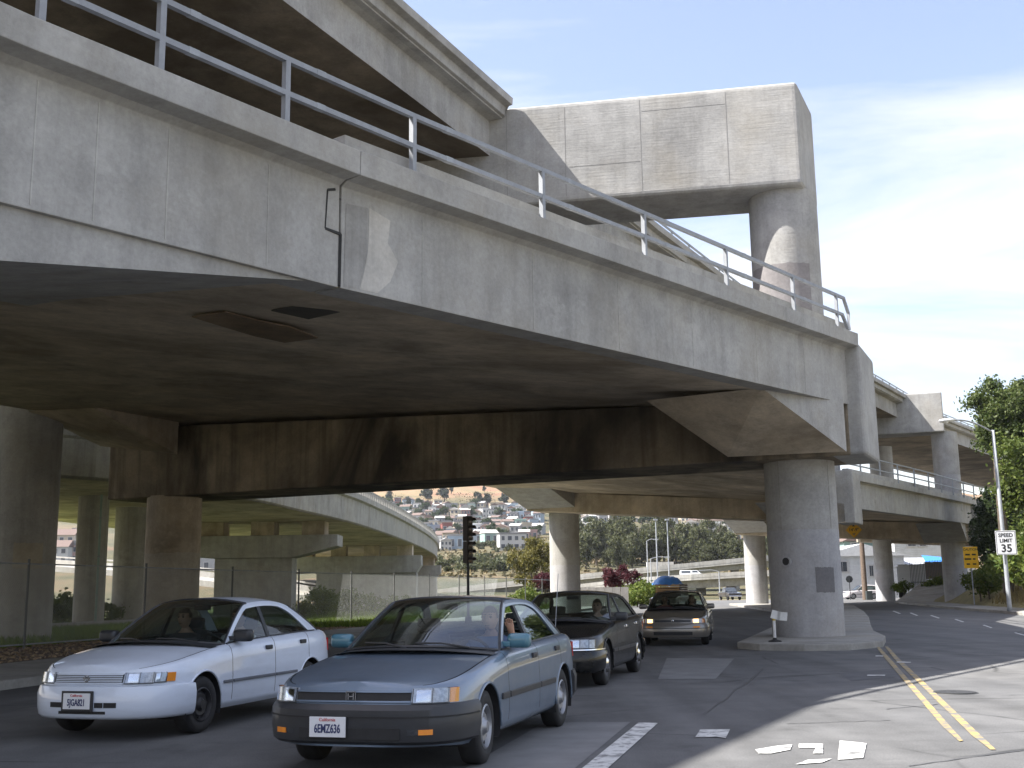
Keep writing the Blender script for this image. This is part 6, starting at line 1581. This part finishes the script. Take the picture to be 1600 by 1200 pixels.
# --- white pickup with camper shell on the far viaduct
def pickup(label, loc, fwd, pm, shell):
    o = local_root('pickup_truck', label, 'pickup', loc, math.atan2(fwd[1], fwd[0]))
    MB().add([(2.6, y, z) for y in (-.85, .85) for z in (.5, .9)] + [(.9, y, z) for y in (-.85, .85) for z in (.4, 1.05)], [(0, 1, 3, 2), (4, 6, 7, 5), (1, 5, 7, 3), (0, 2, 6, 4), (0, 4, 5, 1), (2, 3, 7, 6)]).build('hood', pm, o, bevel=.06)
    cb_ = MB().add([(.95, y, 1.0) for y in (-.85, .85)] + [(.3, y, 1.62) for y in (-.7, .7)] + [(-.65, y, 1.62) for y in (-.7, .7)] + [(-.75, y, 1.0) for y in (-.85, .85)], [(0, 1, 3, 2), (2, 3, 5, 4), (4, 5, 7, 6), (0, 2, 4, 6), (1, 7, 5, 3), (0, 6, 7, 1)]).build('cab', pm, o, bevel=.05)
    for s in (1, -1):
        MB().add([(.62, s * .80, 1.08), (.25, s * .725, 1.54), (-.55, s * .725, 1.54), (-.6, s * .80, 1.08)], [(0, 1, 2, 3)]).build('window', WIN, cb_, solid=.02)
    MB().add([(.9, -.7, 1.08), (.9, .7, 1.08), (.40, .6, 1.56), (.40, -.6, 1.56)], [(0, 1, 2, 3)]).build('windscreen', WIN, cb_, solid=.02)
    MB().box((-.9, 0, .72), (3.4, 1.68, .62)).build('bed', pm, o, bevel=.05)
    MB().box((2.6, 0, .5), (.15, 1.7, .18)).build('bumper', CHROME, o, bevel=.04)
    if shell:
        sh_ = MB().add([(-.7, -.83, 1.03), (-.7, .83, 1.03), (-.72, .72, 1.66), (-.72, -.72, 1.66), (-2.6, -.83, 1.03), (-2.6, .83, 1.03), (-2.55, .72, 1.66), (-2.55, -.72, 1.66)], [(0, 1, 2, 3), (4, 7, 6, 5), (3, 2, 6, 7), (0, 3, 7, 4), (1, 5, 6, 2)]).build('camper_shell', pm, o, bevel=.04)
        for s in (1, -1): MB().box((-1.65, s * .79, 1.36), (1.5, .04, .32), 0, Matrix.Rotation(s * .17, 3, 'X')).build('window', WIN, sh_)
    ty = MB().lathe([(.2, -.1), (.33, -.1), (.35, -.06), (.35, .06), (.33, .1), (.2, .1), (0, .09)], (0, 0, 0), 24, 'y').mesh('wheel')
    for x in (1.75, -1.45):
        for s in (1, -1): w_ = obj('wheel', ty, BLACK, o); w_.location = (x, s * .78, .35)
    return o
pq = pz(1090, 903.5, 195.8)
ptk = pickup('white pickup with camper shell driving on the lower far viaduct', (pq[0], pq[1] + 2.5, interp(pq[0], [(21, 2.9), (30, 3.0), (40, 3.5)])), Vector((1, -.05, 0)).normalized(), paint('white_truck_paint', (.68, .69, .70), 0, .4), True)
bq = at_z(1046, 945, 0.0); bq = Vector(pz(1046, 930, 76)); bq.z = 0
tk = pickup('old pickup with tall slatted wooden load bed hidden behind the taupe sedan', (bq.x, bq.y, 0), Vector((-.3, -.95, 0)).normalized(), paint('tan_truck_paint', (.25, .22, .18), 0, .4), False)
for k in range(5):
    for s in (1, -1): MB().box((-.9, s * .8, 1.15 + .14 * k), (3.2, .03, .10)).build('slat', WOOD, tk)
    MB().box((.66, 0, 1.15 + .14 * k), (.03, 1.6, .10)).build('slat', simple('new_timber', (.45, .28, .13), .7) if k == 0 else MAT['new_timber'], tk)
tb = root('blue_tarpaulin', 'rounded blue tarpaulin over the load of the pickup behind the taupe sedan', 'tarpaulin', (bq.x, bq.y, 1.75))
r2 = random.Random(3); rows = []
for i in range(13):
    u = -1 + 2 * i / 12; row = []
    for j in range(13):
        v = -1 + 2 * j / 12; hgt = max(0, (1 - abs(u) ** 2.5)) ** .5 * max(0, (1 - abs(v) ** 2.5)) ** .5
        row.append(Vector((bq.x, bq.y + .9, 1.78)) + Vector((.86 * v, 1.7 * u, .52 * hgt + r2.uniform(-.06, .06))))
    rows.append(row)
MB().grid(rows).build('sheet', MAT['blue_tarp'], tb, smooth=True)
# far dark car at the end of the road
dq = at_z(1127, 938, 0); dk = pickup('small dark truck at the far end of the sunlit road', (dq.x + 1.5, 152, 0), Vector((.1, -1, 0)).normalized(), paint('dark_truck_paint', (.03, .03, .035), 0, .4), False)

# --- people in the cars (heading = the car's own heading)
SH = {k: simple('shirt_' + k, c, .85, 0, .1, 8) for k, c in dict(white=(.6, .6, .6), blue=(.10, .15, .28), dark=(.03, .03, .035), grey=(.18, .18, .19), red=(.28, .05, .05)).items()}
def sit(car, P, side, label, shirt, pose='wheel', scale=1.0, dx=0.0):
    q = in_car(car, P['doors'][1] + .12 + dx, side * .37, .40); return person(label, tuple(q), car.rotation_euler[2], SH[shirt], pose=pose, scale=scale)
sit(acc, P_A, 1, 'driver of the blue-grey sedan with one hand raised to the open window frame', 'blue', 'pillar')
sit(sen, P_S, 1, 'driver of the white sedan in a white shirt behind the wheel', 'white')
sit(sen, P_S, -1, 'front passenger of the white sedan in dark clothes', 'dark')
sit(blk, P_B, 1, 'driver of the black sedan sitting behind the windscreen', 'grey')
sit(cmr, P_C, 1, 'driver of the taupe sedan with lit headlights', 'dark')
sit(cmr, P_C, -1, 'front passenger of the taupe sedan with lit headlights', 'red')

# ------------------------------------------------------------------ thin summer haze over the whole place
hm = bpy.data.materials.new('haze_air'); hm.use_nodes = True; hN = hm.node_tree.nodes; hN.clear()
ho = hN.new('ShaderNodeOutputMaterial'); hv = hN.new('ShaderNodeVolumePrincipled')
hv.inputs['Density'].default_value = 0.00009; hv.inputs['Color'].default_value = (0.86, 0.90, 1.0, 1); hv.inputs['Anisotropy'].default_value = 0.2
hm.node_tree.links.new(hv.outputs[0], ho.inputs['Volume'])
tag(MB().box((0, 2890, 74.5), (8200, 6420, 151)).build('haze', hm), kind='stuff')
